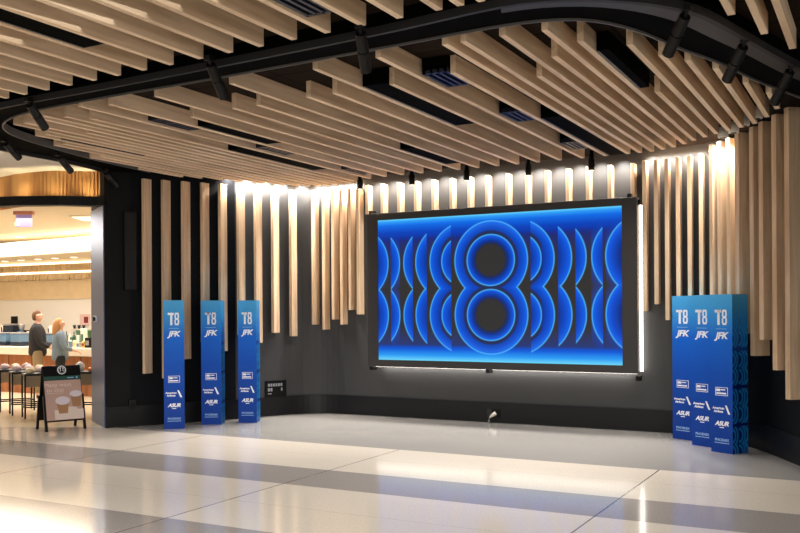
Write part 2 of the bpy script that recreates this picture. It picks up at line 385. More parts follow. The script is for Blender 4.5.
# ---------------------------------------------------------------- wall slats
SG = 'vertical timber slats on the curved wall'
def in_wall(x, y, w_, d_, az):  # keep the back of the slat just touching the wall
    return x, y
slats = [(-9.397, 9.678, .76), (-9.248, 9.913, .68), (-9.092, 10.161, .95), (-8.941, 10.407, 1.19), (-8.803, 10.65, 1.05), (-8.667, 10.914, 1.29), (-8.546, 11.18, 1.16), (-8.425, 11.459, 1.31), (-8.287, 11.748, 1.25),
         (-8.028, 11.997, 1.43), (-7.871, 12.064, 1.35), (-7.713, 12.095, 1.51), (-7.561, 12.104, 1.43), (-7.403, 12.103, 1.66), (-7.254, 12.102, 1.59)]
above = [-7.087, -6.814, -6.523, -6.234, -5.939, -5.64, -5.353, -5.071, -4.755, -4.457, -4.168, -3.863, -3.579, -3.277, -2.966]
slatsr = [(-2.812, 12.105, 1.62), (-2.658, 12.097, 1.71), (-2.514, 12.079, 1.5), (-2.367, 12.05, 1.37), (-2.212, 11.997, 1.37), (-2.056, 11.922, 1.37)]
turned = [(-1.856, 11.776, 1.19, .07, .16, -45, 3.705), (-1.742, 11.665, 1.13, .07, .16, -45, 3.705), (-1.608, 11.487, 1.2, .07, .16, -45, 3.705), (-1.457, 11.242, 1.35, .075, .2, -48, 3.715), (-1.255, 10.905, 1.11, .075, .2, -48, 3.705), (-1.129, 10.659, 1.3, .075, .2, -48, 3.705), (-.961, 10.336, .99, .075, .2, -48, 3.705), (-.811, 10.049, .71, .075, .2, -48, 3.705)]
def slat(x, y, z0, z1, w_=.05, d_=.15, az=0):
    o = link('wall_slat', box(bmesh.new(), -w_ / 2, w_ / 2, -d_ / 2, d_ / 2, 0, z1 - z0, .002), MATS['slat_wood']); o.location = (x, y, z0); o.rotation_euler = (0, 0, math.radians(az)); return o
for i, (x, y, z) in enumerate(slats):
    tag(slat(x, y, z, 3.57), f'{nth(i + 1)} tall timber wall slat from the left, left of the video wall', 'wall slat', SG)
for i, x in enumerate(above):
    tag(slat(x, 12.104, 3.15, 3.6), f'{nth(i + 1)} short lit slat from the left directly above the video wall', 'wall slat', SG)
k = 0
for (x, y, z) in slatsr:
    k += 1; tag(slat(x, y, z, 3.62), f'{nth(k)} long timber slat to the right of the video wall', 'wall slat', SG)
for (x, y, z, w_, d_, az, zt) in turned:
    k += 1; tag(slat(x, y, z, zt, w_, d_, az), f'{nth(k)} long timber slat to the right of the video wall', 'wall slat', SG)

# wall washers between the slats (small lamps at the top of the wall)
WASH = 96.0
def washer(x, y, p=1.0, off=0.0):
    q = min(range(len(WALL) - 1), key=lambda i: (Vector(WALL[i]) + Vector(WALL[i + 1]) - 2 * Vector((x, y))).length)
    tv = (Vector(WALL[q + 1]) - Vector(WALL[q])).normalized(); n = Vector((-tv.y, tv.x))
    spot('washer_lamp', (x - n.x * off, y - n.y * off, 3.755), (x + n.x * (.06 - off), y + n.y * (.06 - off), 2.755), WASH * p, 117, (1.0, .93, .84), 1.0, .03)
for i in range(4, len(slats) - 1):
    a, b = slats[i], slats[i + 1]; washer((a[0] + b[0]) / 2 - (.03 if i < 8 else 0), (a[1] + b[1]) / 2, 1.2 if i == 4 else (1.9 if i < 8 else 1.2), .05)
for a, b in zip(above[:-1], above[1:]): washer((a + b) / 2, 12.09, 1.05, .08)
for a, b in zip(slatsr[:-1], slatsr[1:]): washer((a[0] + b[0]) / 2, (a[1] + b[1]) / 2, .6, .03)
for (x, y) in ((-1.95, 11.85), (-1.80, 11.66), (-1.68, 11.5), (-1.53, 11.3)): washer(x - .03, y - .06, .9)

# ---------------------------------------------------------------- downlights at the top of the wall
dl = None
for i, (u, v) in enumerate(((360, 189), (412, 184.5), (466.7, 180), (528.5, 173), (591.5, 166))):
    p = on_y(u, v, 11.78)
    if dl is None:
        dl = empty('cylinder_downlight'); bm = bmesh.new(); lathe(bm, [(.042, -.02), (.044, 0), (.044, .12), (.03, .13), (.03, .25)], 20); link('housing', bm, MATS['black_metal'], dl, True)
        bm = bmesh.new(); lathe(bm, [(.034, -.022), (.034, -.019)], 18); link('lens', bm, MATS['lamp_warm'], dl); nest(dl, 'housing', 'lens')
        o = dl
    else: o = dup(dl, (0, 0, 0), 0)
    o.location = (p.x, p.y, 3.525); tag(o, f'{nth(i + 1)} small black cylinder downlight from the left along the wall top', 'downlight', 'cylinder downlights')
cl = None
for i, (u, v) in enumerate(((723, 133.5), (733.5, 128.5), (744, 121.5), (757, 114))):
    p = on_z(u, v, 3.7)
    if cl is None:
        cl = empty('ceiling_can_light'); bm = bmesh.new(); lathe(bm, [(.055, -.05), (.06, -.045), (.06, .07)], 20); link('rim', bm, MATS['cream'], cl, True)
        bm = bmesh.new(); lathe(bm, [(.035, -.056), (.035, -.049)], 16); link('aperture', bm, MATS['black'], cl); o = cl
    else: o = dup(cl, (0, 0, 0), 0)
    o.location = (p.x, p.y, 3.7); tag(o, f'{nth(i + 1)} pale can light from the left above the right wall slats', 'downlight', 'can lights')

# ---------------------------------------------------------------- linear slots and air grilles in the ceiling
SLOT = 14
FINX = sorted([q[0] for q in rear]); FINF = [x - .02 for x in front]
def linear_slot(x, y0, y1, wd, label, z=3.655):
    fx = FINX if (y0 + y1) / 2 > 5.8 else FINF
    gaps = [((a + b) / 2, b - a - .05) for a, b in zip(fx[:-1], fx[1:])]
    x, gw = min(gaps, key=lambda g: abs(g[0] - x)); wd = gw - .01
    t = empty('linear_ceiling_slot', (x, (y0 + y1) / 2, z)); h = (y1 - y0) / 2
    obox('housing', -wd / 2, wd / 2, -h, h, 0, CZ - z + .003, MATS['soffit_black'], t, .002)
    bm = bmesh.new(); box(bm, -wd / 2 + .004, -wd / 2 + .016, -h + .01, h - .01, -.004, .001)
    link('louver_strip', bm, MATS['louver'], t); nest(t, 'housing', 'louver_strip'); tag(t, label, 'ceiling slot', 'linear ceiling slots')
    area('slot_fill', (x, (y0 + y1) / 2, z - .008), (x, (y0 + y1) / 2, 0), wd * .5, y1 - y0 - .06, SLOT * (y1 - y0), (1, .97, .92), 90)  # light added under the dark slot to brighten the floor
def slot_px(a, b, wd, label, z=3.628):
    p, q = on_z(a[0], a[1], z), on_z(b[0], b[1], z); linear_slot((p.x + q.x) / 2, min(p.y, q.y), max(p.y, q.y), wd, label, z)
slot_px((-2, 11), (99, 45), .2, 'long black linear slot between fins in the top left corner')
slot_px((213, 124), (286, 142), .2, 'black linear slot left of centre, above the second blue pillar')
slot_px((228, 150), (315, 170), .13, 'thin black linear slot low on the ceiling above the left slats')
slot_px((63, 139), (143, 156), .09, 'thin dark slot among the dense fins by the shop entrance')
slot_px((380, 84), (465, 124.5), .2, 'black linear slot in the middle of the ceiling')
slot_px((403, 149), (448, 164), .2, 'short black slot above the top left corner of the video wall')
slot_px((551, 117), (613, 155), .085, 'dark linear slot between dense fins above the right of the video wall')
slot_px((609, 49), (650, 87), .085, 'metal edged linear slot at the start of the dense right fins')
def grille(u, v, wd, ln, label, z=3.636):
    p = on_z(u, v, z); fx = FINX if p.y > 5.8 else FINF
    gaps = [((a + b) / 2, b - a - .05) for a, b in zip(fx[:-1], fx[1:])]; gx_, gw = min(gaps, key=lambda g: abs(g[0] - p.x)); p.x = gx_; wd = min(wd, gw - .006)
    t = empty('air_grille', (p.x, p.y, z))
    bm = bmesh.new(); box(bm, -wd / 2, wd / 2, -ln / 2, ln / 2, .03, CZ - z + .003, .002)
    link('box', bm, MATS['soffit_black'], t); bm = bmesh.new()
    for a in (-.5, -.16, .17, .5): box(bm, a * (wd - .03) - .014, a * (wd - .03) + .014, -ln / 2, ln / 2, 0, .05, .002)
    box(bm, -wd / 2, wd / 2, -ln / 2, -ln / 2 + .03, 0, .05); box(bm, -wd / 2, wd / 2, ln / 2 - .03, ln / 2, 0, .05)
    link('grille_bars', bm, MATS['vent_metal'], t); tag(t, label, 'air grille', 'ceiling air grilles')
grille(297, 4, .22, .5, 'slotted air grille at the top edge, between two near fins')
grille(444, 80, .23, .5, 'slotted air grille just behind the dark band at centre')
grille(519, 116.5, .22, .5, 'slotted air grille halfway back, right of centre')
grille(570, 146, .2, .5, 'small air grille beside the fourth downlight near the wall')
grille(168, 126, .2, .62, 'slotted air grille above the left fins, nearest the shop')
grille(272, 151.5, .2, .6, 'air grille right above the long thin slot over left slats')
grille(350, 172.5, .2, .6, 'air grille next to the leftmost cylinder downlight')

# ---------------------------------------------------------------- track spotlights
def track_spot(mu, mv, tu, tv, label, L_=.34, power=0, zm=3.602, r=.042):
    m = on_z(mu, mv, zm)
    d = (RT * ((tu - 400) / FPX) + UP * ((PY - tv) / FPX) + FW); O = Vector((0, 0, EYE)); dn = d.normalized()
    s = (m - O).dot(dn); h = (O + dn * s - m).length; s += math.sqrt(max(0, L_ * L_ - h * h)); tip = O + dn * s
    t = empty('track_spotlight', m); ax = (tip - m)
    bm = bmesh.new(); box(bm, -.03, .03, -.03, .03, .0, .042, .004); link('adapter', bm, MATS['black_metal'], t)
    bm = bmesh.new(); tube(bm, (0, 0, .01), ax * .16, .012); link('yoke', bm, MATS['black_metal'], t)
    bm = bmesh.new(); tube(bm, ax * .1, ax * .5, r * .92, r); tube(bm, ax * .5, ax * .53, r * .85); tube(bm, ax * .53, ax, r, r, 18); link('barrel', bm, MATS['black_metal'], t, False)
    bm = bmesh.new(); tube(bm, ax * 1.0, ax * 1.004, r * .8); link('lens', bm, MATS['silver'], t)
    nest(t, 'barrel', 'lens'); tag(t, label, 'spotlight', 'track spotlights')
    if power: spot('track_lamp', tip + ax.normalized() * .02, tip + ax, power, 50)
track_spot(28, 102, 45, 128, 'black track spotlight at the left bend of the rail, pointing down right')
track_spot(209, 61, 224, 97, 'black track spotlight on the front rail, second from the left')
track_spot(360, 29, 366, 71, 'black track spotlight hanging straight down at centre of front rail')
track_spot(687, 12, 668, 54, 'black track spotlight on the right rail, nearest the top edge', .36)
track_spot(745, 43, 727, 80, 'black track spotlight midway along the right rail', .36)
track_spot(792, 68, 774, 103, 'black track spotlight at the right frame edge', .36)
track_spot(4, 142, 19, 158, 'black track spotlight at the left frame edge above the shop', .3)
track_spot(58, 156, 71, 171.5, 'track spotlight over the wood fascia with a small lit lens', .3)
track_spot(105, 172, 117, 186, 'black track spotlight hanging beside the black portal column', .3)

# ---------------------------------------------------------------- video wall
SX0, SX1, SZ0, SZ1, SYF = -7.03, -2.885, .79, 3.135, 11.93
vw = empty('video_wall', ((SX0 + SX1) / 2, SYF, SZ0)); tag(vw, 'large wall mounted video screen showing glowing blue figure eights', 'video screen')
W_, H_ = SX1 - SX0, SZ1 - SZ0
DX0, DX1, DZ0, DZ1 = -6.838, -3.088, .897, 3.028       # lit picture area, world metres
bm = bmesh.new(); a0, a1, b0, b1 = DX0 - (SX0 + SX1) / 2, DX1 - (SX0 + SX1) / 2, DZ0 - SZ0, DZ1 - SZ0
box(bm, -W_ / 2, a0, 0, .14, 0, H_, .004); box(bm, a1, W_ / 2, 0, .14, 0, H_, .004)
box(bm, a0 - .005, a1 + .005, 0, .14, 0, b0, .004); box(bm, a0 - .005, a1 + .005, 0, .14, b1, H_, .004)
link('bezel', bm, MATS['bezel'], vw)
bm = bmesh.new(); box(bm, -W_ / 2 + .25, W_ / 2 - .25, .1, .25, .25, H_ - .25); link('mount', bm, MATS['black'], vw)
# picture: closed circles and clipped arcs, evaluated on a fine grid
def picture(X, Z):
    def s(r, g, b): return np.array([lin(r), lin(g), lin(b)])
    h = (Z - DZ0) / (DZ1 - DZ0)
    C = np.zeros(X.shape + (3,)) + s(50, 48, 48)
    def over(mask, col):  # mask 0..1
        nonlocal C
        C = C * (1 - mask[..., None]) + col * mask[..., None]
    ramp_t = np.clip((h - .70) / .30, 0, 1); over(np.clip(ramp_t * 1.5, 0, 1) ** 1.1 * .95, np.broadcast_to(s(8, 40, 140), C.shape))
    def grad(t, stops):
        out = np.zeros(t.shape + (3,)); ts = [q[0] for q in stops]
        for c in range(3): out[..., c] = np.interp(t, ts, [s(*q[1])[c] for q in stops])
        return out
    top = np.clip((h - .84) / .16, 0, 1); over(np.clip(top * 4, 0, 1), grad(top, [(0, (8, 44, 150)), (.4, (0, 66, 192)), (.72, (8, 108, 234)), (.9, (46, 160, 252)), (1, (104, 216, 255))]))
    lo = np.clip((.24 - h) / .24, 0, 1); over(np.clip(lo * 1.6, 0, 1) * .9, np.broadcast_to(s(34, 58, 130), C.shape))
    bt = np.clip((.115 - h) / .115, 0, 1); over(np.clip(bt * 5, 0, 1), grad(bt, [(0, (14, 60, 160)), (.3, (0, 90, 222)), (.7, (40, 160, 250)), (1, (110, 220, 255))]))
    ZU, ZL = UPC, LOC
    def disc(cx, cz, R, depth_, x0=-99, x1=99, up=True, faint=False, edge=.0085, gain=1.0, dark=None):
        r = np.hypot(X - cx, Z - cz); e = R - r
        m = (e > 0) & (X > x0) & (X < x1)
        if dark: m = m & dark
        vert = np.abs(Z - (ZU + ZL) / 2) / 1.0
        t = np.clip(e / depth_, 0, 1)
        col = grad(t, [(0, (30, 140, 250)), (.05, (6, 98, 236)), (.28, (0, 74, 204)), (.6, (2, 48, 142)), (.85, (30, 42, 78)), (1, (50, 48, 48))])
        tipw = .6 * np.clip((vert - .62) / .5, 0, 1)[..., None] * np.clip(1 - t * 1.6, 0, 1)[..., None]
        col = col * (1 - .55 * tipw) + s(70, 155, 255) * .55 * tipw
        if faint:
            m2 = (e > 0) & (X > x0) & (X < x1); over(np.where(m2, np.clip(e / .12, 0, 1) * .55, 0), np.broadcast_to(s(0, 70, 190), C.shape)); return np.zeros(X.shape)
        over(np.where(m, 1.0, 0.0) * gain, col)
        rim = np.exp(-(e / edge) ** 2) * ((X > x0) & (X < x1)); rim = rim * (Z > (ZU + ZL) / 2 if up else Z <= (ZU + ZL) / 2)
        return rim
    MID = (ZU + ZL) / 2
    for up in (True, False):
        half = (Z > MID) if up else (Z <= MID); cz = ZU if up else ZL
        keep = C.copy()
        rims = []
        for (cx, R, x0, x1, dep) in ARCS:
            rims.append(disc(cx, cz, R, dep, x0, x1, up, dep > .45))
        for (cx, R, x0, x1, dep) in INNERS:
            m = (np.hypot(X - cx, Z - cz) < R * 1.16) & (X > x0) & (X < x1); over(m * .75, np.broadcast_to(s(40, 42, 52), C.shape))
            rims.append(disc(cx, cz, R, dep, x0, x1, up))
        for rm in rims: over(np.clip(rm, 0, 1) * .8, np.broadcast_to(s(84, 190, 255), C.shape))
        C = np.where(half[..., None], C, keep)
    return C
def sx_(u, v=285): return on_y(u, v, SYF + .02).x
def sz_(u, v): return on_y(u, v, SYF + .02).z
UPC = sz_(491.5, 260.0); LOC = sz_(491.5, 315.0)
c8 = (sx_(455.2) + sx_(527.9)) / 2; R8 = (sx_(527.9) - sx_(455.2)) / 2; r8 = (sx_(514.6) - sx_(467.2)) / 2
def arc_left(ul, uc, dep=.34, R=None): R = R or R8; x = sx_(ul); return (x + R, R, x - .01, sx_(uc), dep)      # "(" clipped on its right
def arc_right(ur, uc, dep=.34, R=None): R = R or R8; x = sx_(ur); return (x - R, R, sx_(uc), x + .01, dep)     # ")" clipped on its left
def back_left(ul, uc): return (sx_(uc) - .35, .75, sx_(ul) - .005, sx_(uc), .7)
ARCS = [(sx_(378) - .35, .60, sx_(378) - .02, sx_(388.6), .5), (sx_(391) - .4, .68, sx_(391), sx_(400.2), .6),
        arc_right(388.5, 377, .3), arc_right(400, 391, .3), arc_left(404, 413, .3), arc_left(416, 427, .32), arc_left(430.3, 451.3, .29),
        (c8, R8, -99, 99, .29), arc_right(554.5, 531, .29), arc_right(572, 558.5, .32), arc_right(586.5, 576, .3),
        (sx_(603) + .4, .68, sx_(591.6), sx_(603), .6), (sx_(621) + .35, .66, sx_(606), sx_(621.6), .6), arc_left(592, 603, .3), arc_left(606, 622, .3)]
INNERS = [arc_left(442, 451.3, .26, r8), (c8, r8, -99, 99, .15), arc_right(541.5, 531, .26, r8)]
nx, nz = 620, 352
gx = np.linspace(DX0, DX1, nx); gz = np.linspace(DZ0, DZ1, nz); GX, GZ = np.meshgrid(gx, gz)
cols = picture(GX, GZ)
def grid_mesh(name, P, nu, nv, cols, m, parent):
    """P: (nv*nu,3) points, row major"""
    me = bpy.data.meshes.new(name); idx = np.arange(nu * nv).reshape(nv, nu)
    q = np.stack([idx[:-1, :-1], idx[:-1, 1:], idx[1:, 1:], idx[1:, :-1]], -1).reshape(-1, 4)
    me.vertices.add(len(P)); me.vertices.foreach_set('co', np.asarray(P, dtype=np.float32).ravel())
    me.loops.add(q.size); me.loops.foreach_set('vertex_index', q.ravel().astype(np.int32))
    me.polygons.add(len(q)); me.polygons.foreach_set('loop_start', (np.arange(len(q)) * 4).astype(np.int32)); me.update(calc_edges=True)
    ca = me.color_attributes.new('print', 'FLOAT_COLOR', 'POINT'); ca.data.foreach_set('color', np.concatenate([cols.reshape(-1, 3), np.ones((len(P), 1))], 1).astype(np.float32).ravel())
    me.materials.append(m); o = bpy.data.objects.new(name, me); COL.objects.link(o); o.parent = parent; return o
attr_mat('screen_glow', .95)
P = np.stack([GX - (SX0 + SX1) / 2, np.full(GX.shape, .012), GZ - SZ0], -1).reshape(-1, 3)
grid_mesh('screen', P, nx, nz, cols, MATS['screen_glow'], vw)
# light strips around the back edge
bm = bmesh.new(); g = .018; yb = .155
box(bm, W_ / 2 - .02, W_ / 2 + .022, yb, yb + .05, .02, H_ - .04); link('light_strip', bm, MATS['led_white'], vw)
bm = bmesh.new(); box(bm, -W_ / 2 - .012, -W_ / 2 + .02, yb, yb + .05, .02, H_ - .04); link('light_strip', bm, MATS['led_white'], vw)
bm = bmesh.new(); box(bm, -W_ / 2 + .05, W_ / 2 - .05, yb, yb + .03, -.012, .01); link('light_strip', bm, MATS['led_white'], vw)
for x, z in ((-W_ / 2 + .03, H_), (W_ / 2 - .12, H_), (W_ / 2 + .01, H_ - .09), (W_ / 2 - .02, -.09), (-W_ / 2 + .03, -.05), (-.1, -.045)):
    bm = bmesh.new(); box(bm, x - .02, x + .03, .04, .19, z - .01, z + .055, .004); link('bracket', bm, MATS['black'], vw)
LW = SX1 - SX0
area('screen_backlight', (-4.95, 12.12, SZ0 + .03), (-4.95, 12.16, 0), LW - .3, .05, 16, (1, .95, .88), 150)

# ---------------------------------------------------------------- blue sponsor pillars
attr_mat('pillar_print', None, .45); MATS['pillar_print'].node_tree.nodes['Principled BSDF'].inputs['Specular IOR Level'].default_value = .2
KH, KS = 1.81, .30
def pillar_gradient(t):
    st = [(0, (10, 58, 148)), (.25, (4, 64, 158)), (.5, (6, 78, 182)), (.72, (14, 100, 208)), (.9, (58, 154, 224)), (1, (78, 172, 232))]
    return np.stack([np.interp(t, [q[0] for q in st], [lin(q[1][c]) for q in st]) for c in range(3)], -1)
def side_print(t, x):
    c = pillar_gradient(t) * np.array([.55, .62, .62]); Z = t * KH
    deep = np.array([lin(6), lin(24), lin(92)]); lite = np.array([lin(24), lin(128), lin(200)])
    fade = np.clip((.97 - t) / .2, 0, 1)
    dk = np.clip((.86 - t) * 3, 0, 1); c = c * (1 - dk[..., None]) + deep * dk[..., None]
    per = .43
    for base in (0.11, 0.54, .97, 1.40):
        for cz in (base - .095, base + .095):
            for cx, R in ((-.02, .13), (-.02, .085), (.12, .13), (.12, .085), (.17, .13), (.24, .13), (.24, .085), (.30, .13), (.30, .09)):
                r = np.hypot(x - cx, (Z - cz) * 1.0)
                m = np.exp(-((r - R + .012) / .012) ** 2) * (np.abs(Z - base) < .24) * ((x - cx) > 0) * (np.abs(Z - cz) < .1) * (((Z - base) * (cz - base) > 0))
                m = np.clip(m, 0, 1) * fade
                c = c * (1 - m[..., None]) + lite * m[..., None]
    return c
def front_print(t, x): return pillar_gradient(t)
def pillar_proto():
    t = empty('sponsor_pillar'); h = KS / 2
    def face(fn, n, m, org, ux):
        xs = np.linspace(0, KS, n); ts = np.linspace(0, 1, m); GXx, GT = np.meshgrid(xs, ts)
        P = np.stack([org[0] + ux[0] * GXx, org[1] + ux[1] * GXx, GT * KH], -1).reshape(-1, 3)
        return P, fn(GT, GXx).reshape(-1, 3), n, m
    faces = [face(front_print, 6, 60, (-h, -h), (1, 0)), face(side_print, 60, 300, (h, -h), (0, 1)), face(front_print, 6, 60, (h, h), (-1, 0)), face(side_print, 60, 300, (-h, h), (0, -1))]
    Ps, Cs, Q, off = [], [], [], 0
    for P, c, n, m in faces:
        idx = np.arange(n * m).reshape(m, n) + off; Q.append(np.stack([idx[:-1, :-1], idx[:-1, 1:], idx[1:, 1:], idx[1:, :-1]], -1).reshape(-1, 4)); Ps.append(P); Cs.append(c); off += n * m
    for z, tt in ((KH, 1.0), (0.0, 0.0)):
        P = np.array([(-h, -h, z), (h, -h, z), (h, h, z), (-h, h, z)]); Ps.append(P); Cs.append(pillar_gradient(np.full(4, tt))); Q.append(np.array([[0, 1, 2, 3]]) + off if z > 0 else np.array([[3, 2, 1, 0]]) + off); off += 4
    Ps = np.concatenate(Ps); Cs = np.concatenate(Cs); Q = np.concatenate(Q)
    me = bpy.data.meshes.new('pillar_body'); me.vertices.add(len(Ps)); me.vertices.foreach_set('co', Ps.astype(np.float32).ravel())
    me.loops.add(Q.size); me.loops.foreach_set('vertex_index', Q.ravel().astype(np.int32)); me.polygons.add(len(Q)); me.polygons.foreach_set('loop_start', (np.arange(len(Q)) * 4).astype(np.int32)); me.update(calc_edges=True)
    ca = me.color_attributes.new('print', 'FLOAT_COLOR', 'POINT'); ca.data.foreach_set('color', np.concatenate([Cs, np.ones((len(Cs), 1))], 1).astype(np.float32).ravel())
    me.materials.append(MATS['pillar_print']); o = bpy.data.objects.new('body', me); COL.objects.link(o); o.parent = t
    def M(x, z): return Matrix.Translation((x, -h - .0012, z)) @ Matrix.Rotation(math.pi / 2, 4, 'X')
    # T8 headline drawn as strokes
    bm = bmesh.new(); B = lambda x0, x1, z0, z1: box(bm, x0, x1, -h - .0025, -h - .0005, z0, z1)
    z0, z1 = 1.46, 1.635
    B(-.088, .0, z1 - .032, z1); B(-.052, -.02, z0, z1)
    ring = [(.002, .034), (.002, .09)]
    B(.01, .03, z0 + .02, z0 + .075); B(.058, .08, z0 + .02, z0 + .075); B(.012, .032, z0 + .10, z1 - .02); B(.056, .077, z0 + .10, z1 - .02)
    B(.018, .072, z0, z0 + .024); B(.018, .072, z0 + .074, z0 + .102); B(.018, .072, z1 - .024, z1)
    link('headline_letters', bm, MATS['white_print'], t)
    bm = bmesh.new(); box(bm, -.075, .075, -h - .0022, -h - .0005, 1.412, 1.418); link('rule_line', bm, MATS['soft_print'], t)
    link('airport_letters', text_bm('JFK', .105, .25, .95, .0008, M(0, 1.335), 1.15, .004), MATS['white_print'], t)
    # sponsor marks
    bm = bmesh.new(); B = lambda x0, x1, z0, z1: box(bm, x0, x1, -h - .0022, -h - .0005, z0, z1)
    zc = .70; B(-.085, .085, zc + .042, zc + .048); B(-.085, .085, zc - .048, zc - .042); B(-.085, -.079, zc - .045, zc + .045); B(.079, .085, zc - .045, zc + .045)
    B(-.072, -.02, zc + .002, zc + .03); B(-.012, .05, zc + .014, zc + .026); B(-.072, .062, zc - .03, zc - .012)
    link('framed_mark', bm, MATS['white_print'], t)
    bm = text_bm('American', .036, 0, 1, .0008, M(-.045, .508), 1.15, .0015); merge(bm, text_bm('Airlines', .036, 0, 1, .0008, M(-.045, .470), 1.15, .0015))
    A = [bm.verts.new((x, -h - .002, z)) for x, z in ((.045, .545), (.07, .545), (.118, .445), (.09, .445))]; bm.faces.new(A)
    link('airline_mark', bm, MATS['white_print'], t)
    bm = text_bm('ASUR', .07, .3, .95, .0008, M(0, .332), 1.1, .003); box(bm, -.03, .03, -h - .0022, -h - .0005, .284, .294)
    link('italic_mark', bm, MATS['white_print'], t)
    bm = text_bm('PHOENIX', .042, 0, 1.02, .0008, M(0, .145), 1.05, .0008); box(bm, -.1, .1, -h - .0022, -h - .0005, .108, .116)
    link('serif_mark', bm, MATS['soft_print'], t)
    nest(t, 'body', 'headline_letters', 'rule_line', 'airport_letters', 'framed_mark', 'airline_mark', 'italic_mark', 'serif_mark')
    return t
PIL = pillar_proto(); PG = 'blue sponsor pillars'
def place_pillar(x, y, deg, label, s=1.0, first=[True]):
    o = PIL if first[0] else dup(PIL, (0, 0, 0), 0); first[0] = False
    o.location = (x, y, 0); o.rotation_euler = (0, 0, math.radians(deg)); o.scale = (s, s, 1); tag(o, label, 'pillar sign', PG); return o
def pillar_from(uL, uR, vR, deg, label):
    """front face between image columns, near right corner on the floor"""
    c = on_z(uR, vR, 0); n = Vector((math.cos(math.radians(deg)), math.sin(math.radians(deg)), 0)); b = Vector((-n.y, n.x, 0))
    # width from the left column
    d = RT * ((uL - 400) / FPX) + FW; a_ = d.y / d.x; k = (c.y - a_ * c.x) / (n.y - a_ * n.x)
    p = c - n * (k / 2) + b * (k / 2); return place_pillar(p.x, p.y, deg, label, k / KS)
pillar_from(163.4, 184.6, 428.7, 41.0, 'leftmost blue pillar sign of the left trio, square to the camera')
pillar_from(200.8, 221.4, 424.6, 28.7, 'middle blue pillar sign of the left trio')
pillar_from(237.8, 256.8, 422.8, 26.4, 'right blue pillar sign of the left trio, next to the wall plaque')
pillar_from(672.0, 693.6, 441.0, -27.0, 'rear blue pillar sign of the right trio, closest to the video wall')
pillar_from(691.2, 713.0, 447.8, -27.0, 'middle blue pillar sign of the right trio')
pillar_from(710.4, 733.0, 454.4, -27.0, 'front blue pillar sign of the right trio, arc patterned side showing')

# ---------------------------------------------------------------- wall plaque, sockets, wall speaker
def wall_frame(u, v, d):
    return at(u, v, d)
t = empty('wall_plaque', (-8.38, 11.52, .6), math.radians(68)); p = t
pl = on_y(275.5, 388.5, 11.42)
def near_wall(u, v):
    d = RT * ((u - 400) / FPX) + UP * ((PY - v) / FPX) + FW
    best = None
    for a, b in zip(WALL[:-1], WALL[1:]):
        ax, ay, bx, by = a[0], a[1], b[0], b[1]; den = d.x * (by - ay) - d.y * (bx - ax)
        if abs(den) < 1e-9: continue
        s = (ax * (by - ay) - ay * (bx - ax)) / den; tt = (ax * d.y - ay * d.x) / den
        if s > 0 and -1e-6 <= tt <= 1 + 1e-6 and (best is None or s < best[0]):
            ang = math.atan2(by - ay, bx - ax); best = (s, ang)
    s, ang = best; return Vector((d.x * s, d.y * s, EYE + d.z * s)), ang
p, ang = near_wall(275.5, 389); t.location = p; t.rotation_euler = (0, 0, ang); tag(t, 'small black wall plaque with rows of white icons above the baseboard', 'wall plaque')
obox('plate', -.19, .19, -.018, 0, -.135, .135, MATS['black'], t, .003)
bm = bmesh.new()
bm.free()
for k in range(6): obox('icon', -.145 + k * .045, -.112 + k * .045, -.0205, -.0175, .045, .09, MATS['silver'], t, .001)
for k in range(2): obox('icon', -.145 + k * .045, -.112 + k * .045, -.0205, -.0175, -.03, .02, MATS['silver'], t, .001)
obox('icon', .09, .115, -.0205, -.0175, -.03, .02, MATS['silver'], t, .001); obox('icon', -.145, -.08, -.0205, -.0175, -.075, -.062, MATS['silver'], t, .001)
nest(t, 'plate', 'icon')
p, ang = near_wall(132, 404)
t = empty('wall_socket', p, ang); tag(t, 'small black socket low on the dark wall beside the portal column', 'wall socket'); obox('plate', -.05, .05, -.045, 0, -.07, .07, MATS['black_metal'], t, .004)
bm = bmesh.new(); tube(bm, (0, -.047, .02), (0, -.05, .02), .02); tube(bm, (0, -.047, -.03), (0, -.05, -.03), .02); link('receptacle', bm, MATS['black'], t)
nest(t, 'plate', 'receptacle')
p, ang = near_wall(129.5, 251)
t = empty('wall_speaker', p, ang); tag(t, 'tall slim black column speaker on the dark wall left of slats', 'speaker'); obox('cabinet', -.09, .09, -.09, 0, -.57, .57, MATS['black'], t, .01); obox('grille_cloth', -.075, .075, -.096, -.088, -.55, .55, MATS['base_black'], t, .004)
p, ang = near_wall(490, 413)
t = empty('floor_socket', (p.x, p.y - .02, p.z), 0); tag(t, 'grey and black twin power socket on the baseboard under the screen', 'power socket')
obox('grey_plate', -.035, .035, -.012, 0, -.06, .06, MATS['soffit_grey'], t, .003); obox('black_plate', .05, .17, -.012, 0, -.06, .06, MATS['black'], t, .003)
cp = p
bm = bmesh.new(); tube(bm, (0, 0, 0), (-.05, -.05, -.04), .028, .02); tube(bm, (-.05, -.05, -.04), (-.065, -.06, -.06), .012)
t = empty('power_plug', (cp.x + .1, cp.y - .034, cp.z + .005)); tag(t, 'white plug with short grey cord in the baseboard socket', 'plug'); link('plug_head', bm, MATS['white_tile'], t, True)
bm = bmesh.new(); pts = [(-.065, -.06, -.055), (-.075, -.065, -.09), (-.075, -.062, -.16), (-.078, -.07, -.19), (-.06, -.09, -.2)]
zf = -(cp.z + .005) + .008
pts[3] = (-.078, -.07, zf + .03); pts[4] = (-.05, -.09, zf)
for a, b in zip(pts[:-1], pts[1:]): tube(bm, a, b, .008)
link('cord', bm, MATS['louver'], t)

